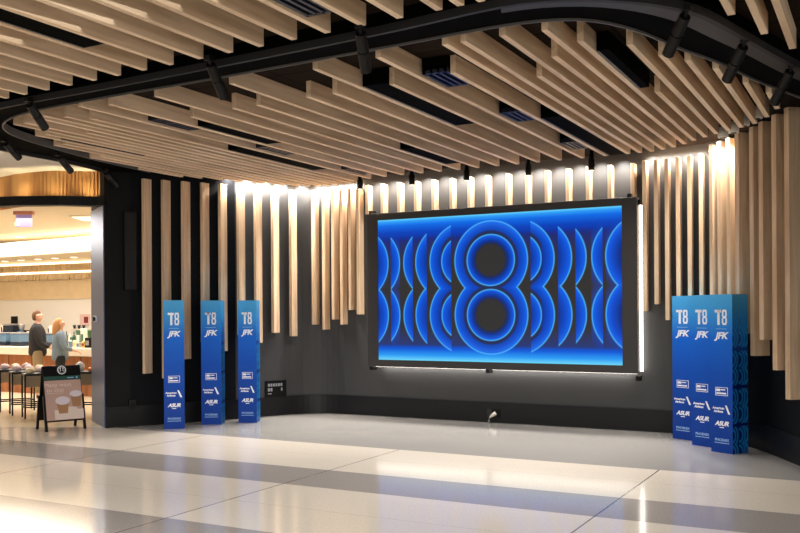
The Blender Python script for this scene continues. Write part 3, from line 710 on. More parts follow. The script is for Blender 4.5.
# ---------------------------------------------------------------- portal: column, jamb, header, fascia
poly = [tuple(P0), tuple(P0 + WD * .001), (-9.55, 9.62), (-9.7, 10.4), (-10.3, 10.35), tuple(JB)]
struct(link('trim_1', prism(bmesh.new(), [tuple(P0), (-9.57, 9.52), (-9.75, 10.5), (-10.3, 10.35), tuple(JB)], 0, 3.95), MATS['black']))
struct(link('trim_2', sweep(bmesh.new(), [tuple(JB + (JB - P0).normalized() * -.005), tuple(P0 + (JB - P0).normalized() * .03)], 0, .012, 0.0, 3.17), MATS['steel_blue']))
jm = (P0 + JB) / 2
jd = (P0 - JB).normalized(); jang = math.atan2(jd.y, jd.x)
pj = P0 + (JB - P0) * .55
t = empty('door_latch_plate', (pj.x - .0, pj.y, 1.55), jang); tag(t, 'small silver latch on the blue grey portal jamb', 'latch')
obox('plate', -.09, .05, -.035, -.010, -.045, .045, MATS['silver'], t, .004); obox('knob', -.06, -.01, -.06, -.03, -.03, .03, MATS['black_metal'], t, .006)
hl = [tuple(P0 + Vector((.02, .02)))]
for u, d in ((95, 12.86), (60, 12.74), (20, 12.76), (-40, 13.0), (-120, 13.6), (-200, 14.5)):
    q = at(u, 300, d); hl.append((q.x, q.y))
hl = hl[::-1]
struct(link('trim_3', sweep(bmesh.new(), hl, -.12, .06, 3.17, 3.30), MATS['black']))
# ribbed wooden fascia drum above the header
fp = []
for u, d in ((-160, 15.2), (-80, 14.4), (-30, 13.85), (0, 13.55), (20, 13.2), (50, 12.95), (80, 12.98), (106, 13.07)):
    q = at(u, 200, d); fp.append((q.x, q.y))
fp = smooth_path(fp, 26); bm = bmesh.new(); rib = offset(fp, 0)
fr = []
for k in range(0, len(fp) - 1):
    a = .0 if k % 3 else .035
    fr.append(offset(fp, a)[k])
V0 = [bm.verts.new((p[0], p[1], 3.2)) for p in fr]; V1 = [bm.verts.new((p[0], p[1], 3.80)) for p in fr]
for k in range(len(fr) - 1): bm.faces.new((V0[k], V0[k + 1], V1[k + 1], V1[k]))
bmesh.ops.solidify(bm, geom=bm.faces[:], thickness=.03)
struct(link('trim_4', bm, MATS['fascia_wood']))
q = at(55, 300, 12.8)
for u, d in ((90, 12.90), (55, 12.78), (20, 12.95), (-15, 13.3)):
    q = at(u, 300, d); spot('fascia_lamp', (q.x - FW.x * .06, q.y - FW.y * .06, 3.32), (q.x + FW.x * .12, q.y + FW.y * .12, 3.72), 7, 150, (1, .80, .46), .7, .05)

# ---------------------------------------------------------------- coffee shop interior
BY = 15.7
struct(obox('wall_shop_back', -24, -10, BY, BY + .2, 0, 3.6, MATS['white_tile'], None, 0))
struct(obox('wall_shop_right', -10.35, -10.25, 10.4, BY, 0, 3.6, MATS['shop_cream'], None, 0))
struct(obox('wall_shop_left', -24.2, -24, 4, BY, 0, 3.6, MATS['shop_cream'], None, 0))
struct(obox('trim_5', -24, -10, BY - .03, BY, 1.98, 2.46, MATS['tan_wall'], None, 0))
bm = bmesh.new(); prism(bm, [(-24, BY), (-10.3, BY), (-10.3, 10.3)] + [(p[0], p[1]) for p in offset(fp, -.05)[::-1] if p[0] < -10.6] + [(-24, 8)], 3.42, 3.6)
struct(link('ceiling', bm, MATS['shop_cream']))
sp = [on_y(-60, 250, 14.6), on_y(0, 250, 14.05), on_y(45, 250, 13.85), on_y(100, 250, 13.6), on_y(140, 250, 13.4)]
spx = smooth_path([(p.x, p.y) for p in sp], 6)
struct(link('trim_6', prism(bmesh.new(), spx + [(-10.4, BY - .02), (-24, BY - .02), (-24, spx[0][1])], 2.95, 3.01), MATS['shop_cream']))
struct(link('trim_7', sweep(bmesh.new(), spx, -.06, 0, 3.01, 3.14), MATS['shop_cream']))
t = empty('cove_light', (spx[8][0], spx[8][1], 3.2)); tag(t, 'long glowing curved cove light under the shop ceiling', 'cove light')
bm = sweep(bmesh.new(), [(p[0] - spx[8][0], p[1] - spx[8][1]) for p in spx], -.10, -.06, -.14, .08); link('diffuser', bm, MATS['cove_glow'], t)
for i, (z0, z1, nm) in enumerate(((2.46, 2.62, 'lower'), (2.68, 2.85, 'upper'))):
    t = empty('wall_screen', (-16, BY - .06, z0)); tag(t, f'{nm} row of tan hanging slats along the shop back wall', 'slat screen')
    bm = bmesh.new(); xx = -7.5
    while xx < 5.5:
        w_ = random.uniform(.05, .13); box(bm, xx, xx + w_, -random.uniform(.03, .07), .03, random.uniform(-.0, .02), z1 - z0); xx += w_ + random.choice((.01, .02, .05))
    link('slats', bm, MATS['tan_wall'], t)
    t2 = empty('strip_light', (-16, BY - .08, z1 + .03)); tag(t2, f'warm strip light above the {nm} row of tan shop slats', 'strip light'); obox('diffuser', -7.5, 5.5, -.02, .03, -.02, .02, MATS['lamp_warm'], t2, 0)
def ceil_can(u, v, z, label, r=.07):
    p = on_z(u, v, z); t = empty('recessed_downlight', (p.x, p.y, z)); bm = bmesh.new(); lathe(bm, [(r, -.008), (r * 1.15, -.004), (r * 1.15, .01)], 18); link('trim_ring', bm, MATS['cream'], t)
    bm = bmesh.new(); lathe(bm, [(r * .85, -.014), (r * .85, -.007)], 18); link('lens', bm, MATS['lamp_warm'], t); tag(t, label, 'downlight', 'recessed shop downlights')
ceil_can(20, 237, 3.42, 'recessed ceiling downlight below the hanging exit sign', .12)
ceil_can(68, 233, 3.42, 'recessed ceiling downlight in the middle of the shop ceiling', .12)
for i, (u, v) in enumerate(((5, 259.5), (21, 258.5), (38, 257.5), (55, 256.5), (74, 255.5))): ceil_can(u, v + 1.5, 2.95, f'{nth(i + 1)} soffit downlight from the left under the glowing cove', .09)
p = on_z(91, 217.5, 3.42); t = empty('square_light_panel', (p.x, p.y, 3.42), YAW); obox('frame', -.28, .24, -.35, .35, -.02, .01, MATS['cream'], t, .003); obox('diffuser', -.24, .2, -.31, .31, -.026, -.018, MATS['lamp_warm'], t, 0); tag(t, 'bright square light panel in shop ceiling beside the jamb', 'light panel')
p = at(24, 217, 15.7); t = empty('hanging_exit_sign', (p.x, p.y, 3.42), YAW); tag(t, 'translucent lilac hanging sign panel on the shop ceiling', 'hanging sign')
mat('lilac', (150, 140, 190), .3, emit=(150, 138, 190), es=.35); mat('rose', (206, 140, 124), .4)
obox('mount', -.17, .17, -.05, .05, -.06, .0, MATS['rose'], t, .004); obox('panel', -.14, .14, -.006, .006, -.27, -.06, MATS['lilac'], t, .002)
bm = bmesh.new(); lathe(bm, [(.03, -.03), (.035, 0), (.03, .03)], 14, (-.11, -.03, -.22)); link('lamp', bm, MATS['lamp_warm'], t)

# counters
ct = empty('service_counter', (-15.5, 12.75, 0)); tag(ct, 'long shop counter with pale top and brown wooden front', 'counter')
obox('base', -2.8, 3.6, -.25, .3, 0, .78, MATS['counter_wood'], ct, .004); obox('worktop', -2.85, 3.7, -.36, .36, .79, .95, MATS['pale_stone'], ct, .01)
bm = bmesh.new()
for k in range(9): box(bm, -2.6 + k * .7, -2.59 + k * .7, -.256, -.249, .02, .77)
link('front_seams', bm, MATS['black'], ct)
bb = empty('back_bar', (-16.5, 14.9, 0)); tag(bb, 'low white back bar running behind the shop counter', 'counter')
obox('base', -3, 5, -.3, .35, 0, .86, MATS['white_tile'], bb, .004); obox('worktop', -3.02, 5.02, -.34, .36, .865, .9, MATS['steel_blue'], bb, .006)
mat('glass_blue', (96, 124, 148), .15, .1); mat('dark_case', (30, 40, 52), .25); mat('green', (52, 92, 66), .5); mat('cream_bag', (232, 214, 176), .6); mat('red', (120, 40, 36), .5); mat('pinkish', (214, 176, 164), .6); mat('yellow', (214, 180, 96), .5)
def on_bar(u, w_, d_, z0, name, label, cat, build, Y=14.8, grp=None):
    p = on_y(u, 330, Y); t = empty(name, (p.x, p.y, z0)); build(t); tag(t, label, cat, grp); return t
def b_monitor(t):
    obox('panel', -.11, .11, -.02, .02, .42, .66, MATS['black'], t, .008); obox('stand', -.02, .02, .0, .03, .02, .45, MATS['black_metal'], t, .004); obox('foot', -.1, .1, -.07, .09, 0, .02, MATS['black_metal'], t, .004)
on_bar(14.5, 0, 0, .9, 'till_monitor', 'black square till monitor standing above the coffee machine', 'monitor', b_monitor, 15.1)
def b_espresso(t):
    obox('body', -.17, .17, -.16, .16, .08, .44, MATS['dark_case'], t, .015); obox('top_tray', -.18, .18, -.17, .17, .445, .48, MATS['silver'], t, .01); obox('drip_tray', -.16, .16, -.24, -.165, .06, .1, MATS['silver'], t, .004)
    for x in (-.08, .08):
        bm = bmesh.new(); tube(bm, (x, -.2, .3), (x, -.2, .24), .03); tube(bm, (x, -.2, .26), (x + .02, -.33, .25), .013); link('brew_handle', bm, MATS['black'], t)
    for x in (-.13, .13): obox('foot', x - .02, x + .02, -.1, .1, 0, .08, MATS['black'], t, .003)
on_bar(13, 0, 0, .9, 'espresso_machine', 'dark espresso machine on the back bar below the monitor', 'coffee machine', b_espresso, 14.78)
def b_board(t, w_=.2, h_=.3, m='white_tile', tilt=.35):
    M = Matrix.Rotation(-tilt, 4, 'X'); obox('panel', -w_ / 2, w_ / 2, -.01, .01, .05, h_, MATS[m], t, .004, M); obox('foot', -w_ / 3, w_ / 3, -.05, .1, 0, .03, MATS['black_metal'], t, .003)
    obox('strut', -.01, .01, .03, .05, .02, h_ * .8, MATS['black_metal'], t, .002)
on_bar(0, 0, 0, .9, 'menu_board', 'white menu board at the left frame edge of the shop', 'menu board', lambda t: b_board(t, .34, .5), 14.72)
on_bar(47, 0, 0, .9, 'menu_board', 'white tilted menu board between the man and woman', 'menu board', lambda t: b_board(t, .2, .46), 14.8)
def b_grinder(t):
    obox('body', -.07, .07, -.09, .09, 0, .3, MATS['glass_blue'], t, .012); bm = bmesh.new(); lathe(bm, [(.05, .3), (.085, .45), (.085, .47), (.02, .48)], 16); link('hopper', bm, MATS['silver'], t, True)
on_bar(22, 0, 0, .9, 'coffee_grinder', 'blue grey coffee grinder right of the espresso machine', 'grinder', b_grinder, 14.78)
def b_case(t, w_=.3):
    obox('base', -w_, w_, -.16, .16, 0, .08, MATS['dark_case'], t, .004); obox('glass', -w_ + .01, w_ - .01, -.15, .15, .08, .26, MATS['glass_blue'], t, .02); obox('lid', -w_, w_, -.16, .16, .26, .28, MATS['silver'], t, .004)
on_bar(4, 0, 0, .951, 'pastry_case', 'small glass pastry case on the counter at left edge', 'display case', lambda t: b_case(t, .24), 12.8)
on_bar(21, 0, 0, .951, 'pastry_case', 'small glass pastry case on the counter beside the man', 'display case', lambda t: b_case(t, .16), 12.8)
on_bar(48, 0, 0, .951, 'pastry_case', 'small glass pastry case between the two customers', 'display case', lambda t: b_case(t, .12), 12.8)
def b_pack(m1, m2, w_, h_):
    def f(t):
        obox('pack', -w_ / 2, w_ / 2, -.05, .05, 0, h_, MATS[m1], t, .012); obox('label', -w_ / 3, w_ / 3, -.054, -.049, h_ * .25, h_ * .7, MATS[m2], t, .002)
    return f
for (u, m1, m2, w_, h_, z, Y, lb) in ((72.8, 'green', 'cream_bag', .08, .2, .951, 12.85, 'green packet on the counter right of the woman'), (76, 'cream_bag', 'yellow', .09, .14, .951, 12.62, 'cream packet in front of the green one on the counter'),
                                   (79.5, 'silver', 'glass_blue', .09, .1, .951, 12.6, 'low silver packet on the counter middle'), (80, 'green', 'white_tile', .12, .34, .951, 12.9, 'tall green packet at the back of the counter'),
                                   (84, 'white_tile', 'green', .1, .37, .951, 12.85, 'tall white carton on the counter near the jamb'), (84.7, 'yellow', 'red', .08, .13, .951, 12.6, 'yellow packet below the tall white carton'),
                                   (89, 'black', 'silver', .14, .2, .951, 12.6, 'black bag on the counter next to the jamb'), (89, 'green', 'yellow', .08, .33, .951, 12.98, 'dark green packet behind the black bag'),
                                   (69.5, 'glass_blue', 'white_tile', .09, .12, .951, 12.62, 'small blue packet closest to the woman')):
    on_bar(u, 0, 0, z, 'goods_packet', lb, 'packet', b_pack(m1, m2, w_, h_), Y, 'goods on the counter')
for (u, m1, w_, h_, lb) in ((26.5, 'black', .09, .33, 'black narrow box on the back bar left of the man'), (29, 'white_tile', .06, .3, 'white bottle box on the back bar behind the man'), (53, 'white_tile', .1, .3, 'white box on the back bar behind the woman')):
    on_bar(u, 0, 0, .9, 'supply_box', lb, 'box', b_pack(m1, 'silver', w_, h_), 14.75)
for k, (u, m_, h_) in enumerate(((16.5, 'red', .0), (31, 'yellow', .26), (33, 'green', .30), (35, 'dark_case', .28), (41.5, 'dark_case', .27), (46.5, 'white_tile', .0), (56, 'red', .26), (58.5, 'cream_bag', .3), (64, 'glass_blue', .28), (66.5, 'dark_case', .3), (70, 'white_tile', .27), (74, 'green', .29), (78, 'yellow', .25), (82, 'dark_case', .31), (87, 'red', .28))):
    if h_ <= 0: continue
    p = on_y(u, 330, 14.95 if k % 2 else 14.72); bm = bmesh.new(); lathe(bm, [(.034, 0), (.038, .01), (.038, h_ * .62), (.014, h_ * .78), (.014, h_)], 12)
    o = link('syrup_bottle', bm, MATS[m_], None, True); o.location = (p.x, p.y, .9); tag(o, f'{nth(k + 1)} small bottle from the left along the back bar', 'bottle', 'bottles on the back bar')
p = on_y(85, 320, BY - .01); t = empty('wall_picture', (p.x, BY - .002, p.z)); tag(t, 'pink framed picture with dark red square on the shop wall', 'picture'); obox('board', -.17, .17, -.02, 0, -.13, .14, MATS['pinkish'], t, .004); obox('dark_square', -.02, .12, -.026, -.019, -.07, .08, MATS['red'], t, .002)
p = on_y(80.5, 327.5, BY - .1); t = empty('wall_shelf', (p.x, BY - .001, p.z - .03)); tag(t, 'narrow pale shelf with cups under the pink picture', 'shelf'); obox('board', -.3, .34, -.16, 0, -.03, 0, MATS['pale_stone'], t, .004)
for i, du in enumerate((-.16, .0, .16)):
    bm = bmesh.new(); lathe(bm, [(.025, 0), (.04, .09), (.036, .09), (.022, .008)], 14); o = link('cup', bm, MATS['dark_case'], None, True); o.location = (p.x + du - .06, BY - .09, p.z - .03); tag(o, f'{nth(i + 1)} dark cup from the left on the shop wall shelf', 'cup', 'cups on the shelf')

# merchandise tables with thin black legs
def merch_table(cx, cy, ang, L_, D_, H_, label):
    t = empty('display_table', (cx, cy, 0), ang); tag(t, label, 'table', 'black legged display tables')
    obox('top', -L_ / 2, L_ / 2, -D_ / 2, D_ / 2, H_ - .03, H_, MATS['black_metal'], t, .004)
    mat_ap = MATS['taupe']; obox('apron', -L_ / 2 + .02, L_ / 2 - .02, -D_ / 2 + .01, D_ / 2 - .01, H_ - .21, H_ - .032, mat_ap, t, .004)
    for x in (-1, 1):
        for y in (-1, 1): obox('leg', x * (L_ / 2 - .012) - .012, x * (L_ / 2 - .012) + .012, y * (D_ / 2 - .012) - .012, y * (D_ / 2 - .012) + .012, .004, H_ - .032, MATS['black_metal'], t, .002)
    bm = bmesh.new()
    for y in (-1, 1): box(bm, -L_ / 2 + .01, L_ / 2 - .01, y * (D_ / 2 - .012) - .008, y * (D_ / 2 - .012) + .008, .17, .19)
    for x in (-1, 1): box(bm, x * (L_ / 2 - .012) - .008, x * (L_ / 2 - .012) + .008, -D_ / 2 + .01, D_ / 2 - .01, .17, .19)
    link('stretcher', bm, MATS['black_metal'], t); return t
mat('taupe', (134, 118, 96), .7); mat('pale_pink', (226, 200, 204), .6); mat('pale_grey', (206, 208, 214), .6); mat('orange', (226, 130, 70), .6); mat('khaki', (150, 128, 92), .85); mat('denim', (112, 126, 136), .9, noise=.12, nscale=30); mat('jacket', (36, 34, 35), .85, noise=.15, nscale=20); mat('skin', (214, 164, 136), .6); mat('hair_brown', (112, 74, 46), .7, noise=.25, nscale=40); mat('hair_blond', (176, 122, 70), .6, noise=.3, nscale=40); mat('skirt', (22, 20, 20), .85); mat('shoe', (30, 26, 24), .6)
TA = math.atan2(.52, -.86)
def tpos(u, v): q = on_z(u, v, 0); return q.x, q.y
tabs = []
for (u, v, L_, lb) in ((22.5, 418.4, .55, 'nearest black legged display table left of the sign board'), (10, 415.0, .5, 'second black legged display table from the sign board'), (-2, 411.5, .5, 'black legged display table at the left frame edge')):
    x, y = tpos(u, v); n = Vector((math.cos(TA), math.sin(TA))); b = Vector((.52, .86)); c = Vector((x, y)) + n * (-.0) + b * .28
    H_ = .70; tabs.append((c, merch_table(c.x, c.y, math.atan2(.86, .52), .55, .34, H_, lb)))
def pouch(mname, x, y, z, r, label, grp, sq=.7):
    bm = bmesh.new(); bmesh.ops.create_icosphere(bm, subdivisions=2, radius=r)
    for v in bm.verts:
        v.co.z *= sq; v.co *= 1 + .16 * math.sin(v.co.x * 61 + x * 9) * math.cos(v.co.y * 47 + y * 7)
    zmin = min(v.co.z for v in bm.verts)
    for v in bm.verts: v.co.z = max(v.co.z, zmin + r * .12)
    o = link('goods_pouch', bm, MATS[mname], None, True); o.location = (x, y, z - zmin - r * .12); tag(o, label, 'pouch', grp); return o
names = ('nearest', 'second', 'leftmost'); nouns = ('front', 'middle', 'rear')
for i, (c, t) in enumerate(tabs):
    for k in range(3):
        q = c + Vector((.52, .86)) * (-.17 + k * .17) + Vector((-.86, .52)) * random.uniform(-.04, .04)
        m_ = 'pale_pink' if (i + k) % 3 else 'cream_bag'
        pouch(m_, q.x, q.y,   .70, .074, f'{nouns[k]} pale pouch on the {names[i]} black legged display table', 'pale pouches on the display tables')
x, y = tpos(86.5, 417); c = Vector((x, y)) + Vector((-.12, .30)); merch_table(c.x, c.y, YAW, .72, .34, .70, 'display table behind the sign board holding orange goods')
for k, (u, v) in enumerate(((79.5, 378), (82.5, 377), (85, 378.5), (82, 381.5))):
    dd = 14.3 - k * .03; q = at(u, v, dd); pouch('orange', c.x - .02 + k * .118, c.y - .08 + k * .055, .70,   .052 + .003 * (k % 2), f'{nth(k + 1)} orange pouch from the left on table behind the sign', 'orange pouches')
pouch('pale_grey', c.x - .24, c.y - .1, .70, .075, 'pale grey bundle on the table behind the sign board', 'pale bundle', 1.0)

# ---------------------------------------------------------------- A-frame sign
F0 = on_z(45.5, 432.2, 0); F1 = on_z(86.5, 428.6, 0)
ax = (F1 - F0); wA = ax.length; ax = ax.normalized(); mid = (F0 + F1) / 2; angA = math.atan2(ax.y, ax.x)
ab = empty('sandwich_board', mid, angA); tag(ab, 'black A-frame sidewalk sign with coffee poster outside the shop', 'sign board')
HB = .92; LE = .2    # height and lean
th = math.atan2(LE, HB)
MF = Matrix.Rotation(-th, 4, 'X')                       # front leaf leans back
mat('sign_green', (24, 74, 62), .5); mat('poster', (188, 156, 144), .5, noise=.12, nscale=5); mat('poster_pale', (222, 204, 194), .5); mat('foam', (216, 206, 216), .5); mat('caramel', (166, 122, 86), .5)
obox('front_panel', -wA / 2 + .02, wA / 2 - .02, 0, .02, .13, HB, MATS['black'], ab, .006, MF)
for x in (-1, 1): obox('leg', x * (wA / 2 - .018) - .018, x * (wA / 2 - .018) + .018, -.004, .026, 0, .5, MATS['black_metal'], ab, .003, MF)
MB_ = Matrix.Translation((0, 2 * LE + .03, 0)) @ Matrix.Rotation(th, 4, 'X')
obox('rear_panel', -wA / 2 + .02, wA / 2 - .02, -.02, 0, .13, HB - .01, MATS['black'], ab, .006, MB_)
for x in (-1, 1): obox('leg', x * (wA / 2 - .018) - .018, x * (wA / 2 - .018) + .018, -.026, .004, 0, .5, MATS['black_metal'], ab, .003, MB_)
hw = wA / 2 - .03
obox('green_band', -hw, hw, -.003, .001, .715, .77, MATS['sign_green'], ab, 0, MF)
po = obox('poster', -hw, hw, -.004, .001, .15, .71, MATS['poster'], ab, 0, MF)
def MT(x, z): return MF @ Matrix.Translation((x, -.006, z)) @ Matrix.Rotation(math.pi / 2, 4, 'X')
bm = text_bm('Many ways', .075, 0, 1, .0008, MT(-.07, .645), 1.15); merge(bm, text_bm('to chai', .075, 0, 1, .0008, MT(-.11, .57), 1.15)); link('lettering', bm, MATS['poster_pale'], ab)
bm = bmesh.new(); box(bm, -hw + .02, .0, -.0055, -.004, .525, .53); link('rule_line', bm, MATS['poster_pale'], ab).matrix_local = MF
def disc_bm(x, z, rx, rz, y=-.0065, n=22):
    bm = bmesh.new(); A = [bm.verts.new((x + rx * math.cos(2 * math.pi * k / n), y, z + rz * math.sin(2 * math.pi * k / n))) for k in range(n)]; B = [bm.verts.new((v.co.x, y + .002, v.co.z)) for v in A]
    bm.faces.new(A); bm.faces.new(B[::-1])
    for k in range(n): bm.faces.new((A[k], B[k], B[(k + 1) % n], A[(k + 1) % n]))
    bmesh.ops.transform(bm, matrix=MF, verts=bm.verts[:]); return bm
def trap_bm(x, z0, z1, r0, r1, y=-.006):
    bm = bmesh.new(); A = [bm.verts.new((px, y, pz)) for px, pz in ((x - r0, z0), (x + r0, z0), (x + r1, z1), (x - r1, z1))]; B = [bm.verts.new((v.co.x, y + .0015, v.co.z)) for v in A]
    bm.faces.new(A); bm.faces.new(B[::-1])
    for k in range(4): bm.faces.new((A[k], B[k], B[(k + 1) % 4], A[(k + 1) % 4]))
    bmesh.ops.transform(bm, matrix=MF, verts=bm.verts[:]); return bm
bm = trap_bm(-.02, .24, .40, .06, .085); merge(bm, trap_bm(.17, .33, .5, .055, .075)); link('poster_cups', bm, MATS['caramel'], ab)
bm = disc_bm(-.02, .42, .1, .06); merge(bm, disc_bm(.17, .51, .085, .045)); link('poster_foam', bm, MATS['foam'], ab)
bm = trap_bm(.06, .155, .29, .2, .2, -.0052); merge(bm, disc_bm(.08, .30, .1, .03, -.0056)); link('poster_cloth', bm, MATS['poster_pale'], ab)
# round emblem: white disc, dark ring, crowned figure
bm = disc_bm(0, .855, .062, .062, -.004); link('emblem_disc', bm, MATS['white_print'], ab)
bm = bmesh.new(); n = 28
for (r0, r1) in ((.05, .044),):
    A = [bm.verts.new((r0 * math.cos(2 * math.pi * k / n), -.0066, .855 + r0 * math.sin(2 * math.pi * k / n))) for k in range(n)]; B = [bm.verts.new((r1 * math.cos(2 * math.pi * k / n), -.0066, .855 + r1 * math.sin(2 * math.pi * k / n))) for k in range(n)]
    for k in range(n): bm.faces.new((A[k], A[(k + 1) % n], B[(k + 1) % n], B[k]))
bmesh.ops.transform(bm, matrix=MF, verts=bm.verts[:])
merge(bm, disc_bm(0, .862, .014, .018, -.0068)); merge(bm, trap_bm(0, .815, .845, .03, .014, -.0068)); merge(bm, trap_bm(-.03, .83, .875, .006, .009, -.0068)); merge(bm, trap_bm(.03, .83, .875, .006, .009, -.0068)); merge(bm, trap_bm(0, .878, .893, .008, .014, -.0068))
link('emblem_figure', bm, MATS['black'], ab)
bm = bmesh.new(); box(bm, .07, .16, -.0045, -.003, .735, .748); box(bm, .19, .215, -.0045, -.003, .73, .756); bmesh.ops.transform(bm, matrix=MF, verts=bm.verts[:]); link('band_mark', bm, MATS['soft_print'], ab)
nest(ab, 'emblem_disc', 'emblem_figure'); nest(ab, 'green_band', 'band_mark'); nest(ab, 'poster', 'lettering', 'rule_line', 'poster_cups', 'poster_foam', 'poster_cloth')

# ---------------------------------------------------------------- people
def skin_mesh(name, V, E, R, m, parent, sub=2, root=0, rx=None):
    me = bpy.data.meshes.new(name); me.from_pydata([tuple(v) for v in V], E, []); o = bpy.data.objects.new(name, me); COL.objects.link(o)
    o.modifiers.new('skin', 'SKIN'); s = o.modifiers.new('sub', 'SUBSURF'); s.levels = sub; s.render_levels = sub
    for i, r in enumerate(R):
        sv = me.skin_vertices[0].data[i]; sv.radius = r if isinstance(r, tuple) else (r, r); sv.use_root = (i == root)
    dg = bpy.context.evaluated_depsgraph_get(); m2 = bpy.data.meshes.new_from_object(o.evaluated_get(dg)); bpy.data.objects.remove(o)
    m2.materials.clear(); m2.materials.append(m)
    for p in m2.polygons: p.use_smooth = True
    q = bpy.data.objects.new(name, m2); COL.objects.link(q); q.parent = parent; return q
def chain(V, E, R, pts, root=None):
    i0 = root
    for p, r in pts:
        V.append(Vector(p)); R.append(r); k = len(V) - 1
        if i0 is not None: E.append((i0, k))
        i0 = k
    return i0
def head_mesh(V0, h, m, parent, face_dir):
    pass
def person(loc, facing, height, female, label, hands):
    """local frame: +X is where the person faces, +Y their left; hands = (left hand xyz, right hand xyz)"""
    t = empty('person', loc, facing); tag(t, label, 'person'); s = height / 1.75
    S = lambda x, y, z: Vector((x * s, y * s, z * s))
    sh = .165 if female else .195
    V, E, R = [], [], []
    V.append(S(0, 0, .93)); R.append((.14 * s, .10 * s) if female else (.145 * s, .105 * s))
    ch = chain(V, E, R, [(S(.0, 0, 1.08), .10 * s), (S(.005, 0, 1.25), (.115 * s)), (S(-.005, 0, 1.40), .085 * s), (S(.0, 0, 1.48), .055 * s), (S(.02, 0, 1.54), .052 * s)], 0)
    chest = 3
    # head with a face: skull, brow, nose tip, chin
    hd = chain(V, E, R, [(S(.018, 0, 1.63), (.078 * s, .092 * s)), (S(.015, 0, 1.69), .07 * s)], ch)
    chain(V, E, R, [(S(.06, 0, 1.575), .042 * s)], hd - 1); chain(V, E, R, [(S(.108, 0, 1.622), .016 * s)], hd - 1)
    for sd in (1, -1): chain(V, E, R, [(S(.0, sd * .092, 1.628), .016 * s)], hd - 1)
    for sd, hnd in ((1, hands[0]), (-1, hands[1])):
        H = S(*hnd); shl = S(0, sd * sh, 1.40)
        elb = (shl + H) / 2 + S(-.10, sd * .06, -.10)
        w_ = H - (H - elb).normalized() * .09 * s
        k = chain(V, E, R, [(shl, .036 * s), (elb, .034 * s), (w_, .027 * s), (H, .03 * s)], chest)
        d = (H - elb).normalized(); side = Vector((-d.y, d.x, 0)).normalized() if abs(d.z) < .9 else Vector((0, 1, 0)); dn = Vector((0, 0, -1))
        for j, (off, ln) in enumerate(((-.03, .065), (-.01, .08), (.01, .078), (.03, .06))):
            a = H + d * .045 * s + side * off * s; chain(V, E, R, [(a, .0095 * s), (a + d * ln * .5 * s + dn * .008, .009 * s), (a + d * ln * .8 * s + dn * .03, .008 * s)], k)
        chain(V, E, R, [(H + side * -.04 * s * sd + d * .005, .011 * s), (H + side * -.058 * s * sd + d * .04 * s, .009 * s)], k)
    for sd in (1, -1):
        chain(V, E, R, [(S(0, sd * .09, .86), .085 * s), (S(.02, sd * .095, .49), .055 * s), (S(-.01, sd * .095, .09), .036 * s), (S(.06, sd * .1, .035), .034 * s), (S(.15, sd * .11, .03), .028 * s)], 0)
    skin_mesh('body', V, E, R, MATS['skin'], t, 2)
    # upper garment
    V, E, R = [S(0, 0, .80)], [], [(.19 * s, .16 * s)]
    ch = chain(V, E, R, [(S(0, 0, .95), (.19 * s, .16 * s)), (S(0, 0, 1.08), (.175 * s, .15 * s)), (S(.0, 0, 1.24), (.185 * s, .155 * s)), (S(-.005, 0, 1.39), (.155 * s, .14 * s)), (S(0, 0, 1.46), .088 * s), (S(.01, 0, 1.50), .07 * s)], 0)
    for sd, hnd in ((1, hands[0]), (-1, hands[1])):
        H = S(*hnd); shl = S(0, sd * sh, 1.40); elb = (shl + H) / 2 + S(-.10, sd * .06, -.10); w_ = H - (H - elb).normalized() * .08 * s
        chain(V2 := [shl * .3 + S(0, 0, 1.40) * .7], E2 := [], R2 := [.085 * s], [(shl * .75 + S(0, 0, 1.40) * .25, .088 * s), (shl, .088 * s), (elb, .066 * s), (w_, .048 * s)], 0); skin_mesh('sleeve', V2, E2, R2, MATS['denim' if female else 'jacket'], t, 2)
    skin_mesh('denim_jacket' if female else 'dark_jacket', V, E, R, MATS['denim' if female else 'jacket'], t, 2)
    # lower garment
    V, E, R = [S(0, 0, 1.02)], [], [(.15 * s, .12 * s)]
    chain(V, E, R, [(S(0, 0, .90), (.17 * s, .135 * s))], 0)
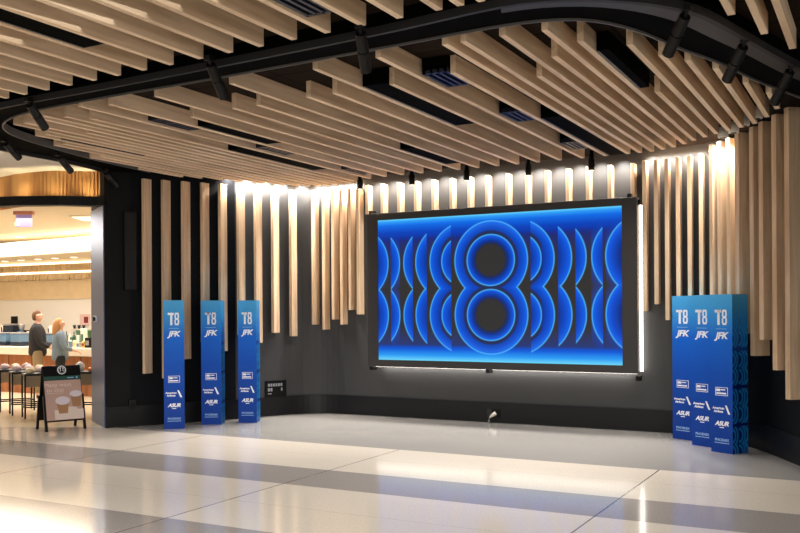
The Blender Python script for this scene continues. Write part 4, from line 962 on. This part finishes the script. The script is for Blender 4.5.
    for sd in (1, -1): chain(V, E, R, [(S(0, sd * .09, .84), .105 * s), (S(.02, sd * .098, .49), .074 * s), (S(-.01, sd * .098, .10), .062 * s)], 1)
    skin_mesh('trousers', V, E, R, MATS['skirt' if female else 'khaki'], t, 2)
    for sd in (1, -1):
        V, E, R = [S(-.03, sd * .1, .045)], [], [.045 * s]; chain(V, E, R, [(S(.08, sd * .105, .042), .044 * s), (S(.17, sd * .11, .035), .034 * s)], 0); skin_mesh('shoe', V, E, R, MATS['shoe'], t, 1)
    # hair
    if female:
        V, E, R = [S(.045, 0, 1.715)], [], [.062 * s]; chain(V, E, R, [(S(-.01, 0, 1.69), .095 * s), (S(-.05, 0, 1.63), .105 * s), (S(-.07, 0, 1.53), .10 * s), (S(-.085, 0, 1.43), .085 * s), (S(-.09, 0, 1.33), .05 * s)], 0)
        skin_mesh('long_hair', V, E, R, MATS['hair_blond'], t, 2)
    else:
        V, E, R = [S(.06, 0, 1.72)], [], [.05 * s]; chain(V, E, R, [(S(.0, 0, 1.70), .088 * s), (S(-.035, 0, 1.645), .088 * s), (S(-.045, 0, 1.58), .062 * s), (S(-.04, 0, 1.54), .04 * s)], 0)
        skin_mesh('short_hair', V, E, R, MATS['hair_brown'], t, 2)
    for sd in (1, -1):
        bm = bmesh.new(); bmesh.ops.create_icosphere(bm, subdivisions=2, radius=.011 * s, matrix=Matrix.Translation(S(.088, sd * .032, 1.64))); link('eye', bm, MATS['black'], t, True)
    bm = bmesh.new(); box(bm, .095 * s, .104 * s, -.024 * s, .024 * s, 1.588 * s, 1.594 * s); link('mouth', bm, MATS['red'], t)
    return t
pm = on_y(37.5, 330, 11.85); person((pm.x, pm.y, .004), math.radians(48), 1.69, False, 'man in dark jacket and khaki trousers facing right at the shop counter', ((.33, .10, 1.0), (.30, -.16, .98)))
pw = on_y(60, 330, 11.82); person((pw.x, pw.y, .004), math.radians(52), 1.54, True, 'woman with long blond hair in blue grey jacket and black trousers', ((.34, .09, 1.03), (.32, -.14, 1.04)))
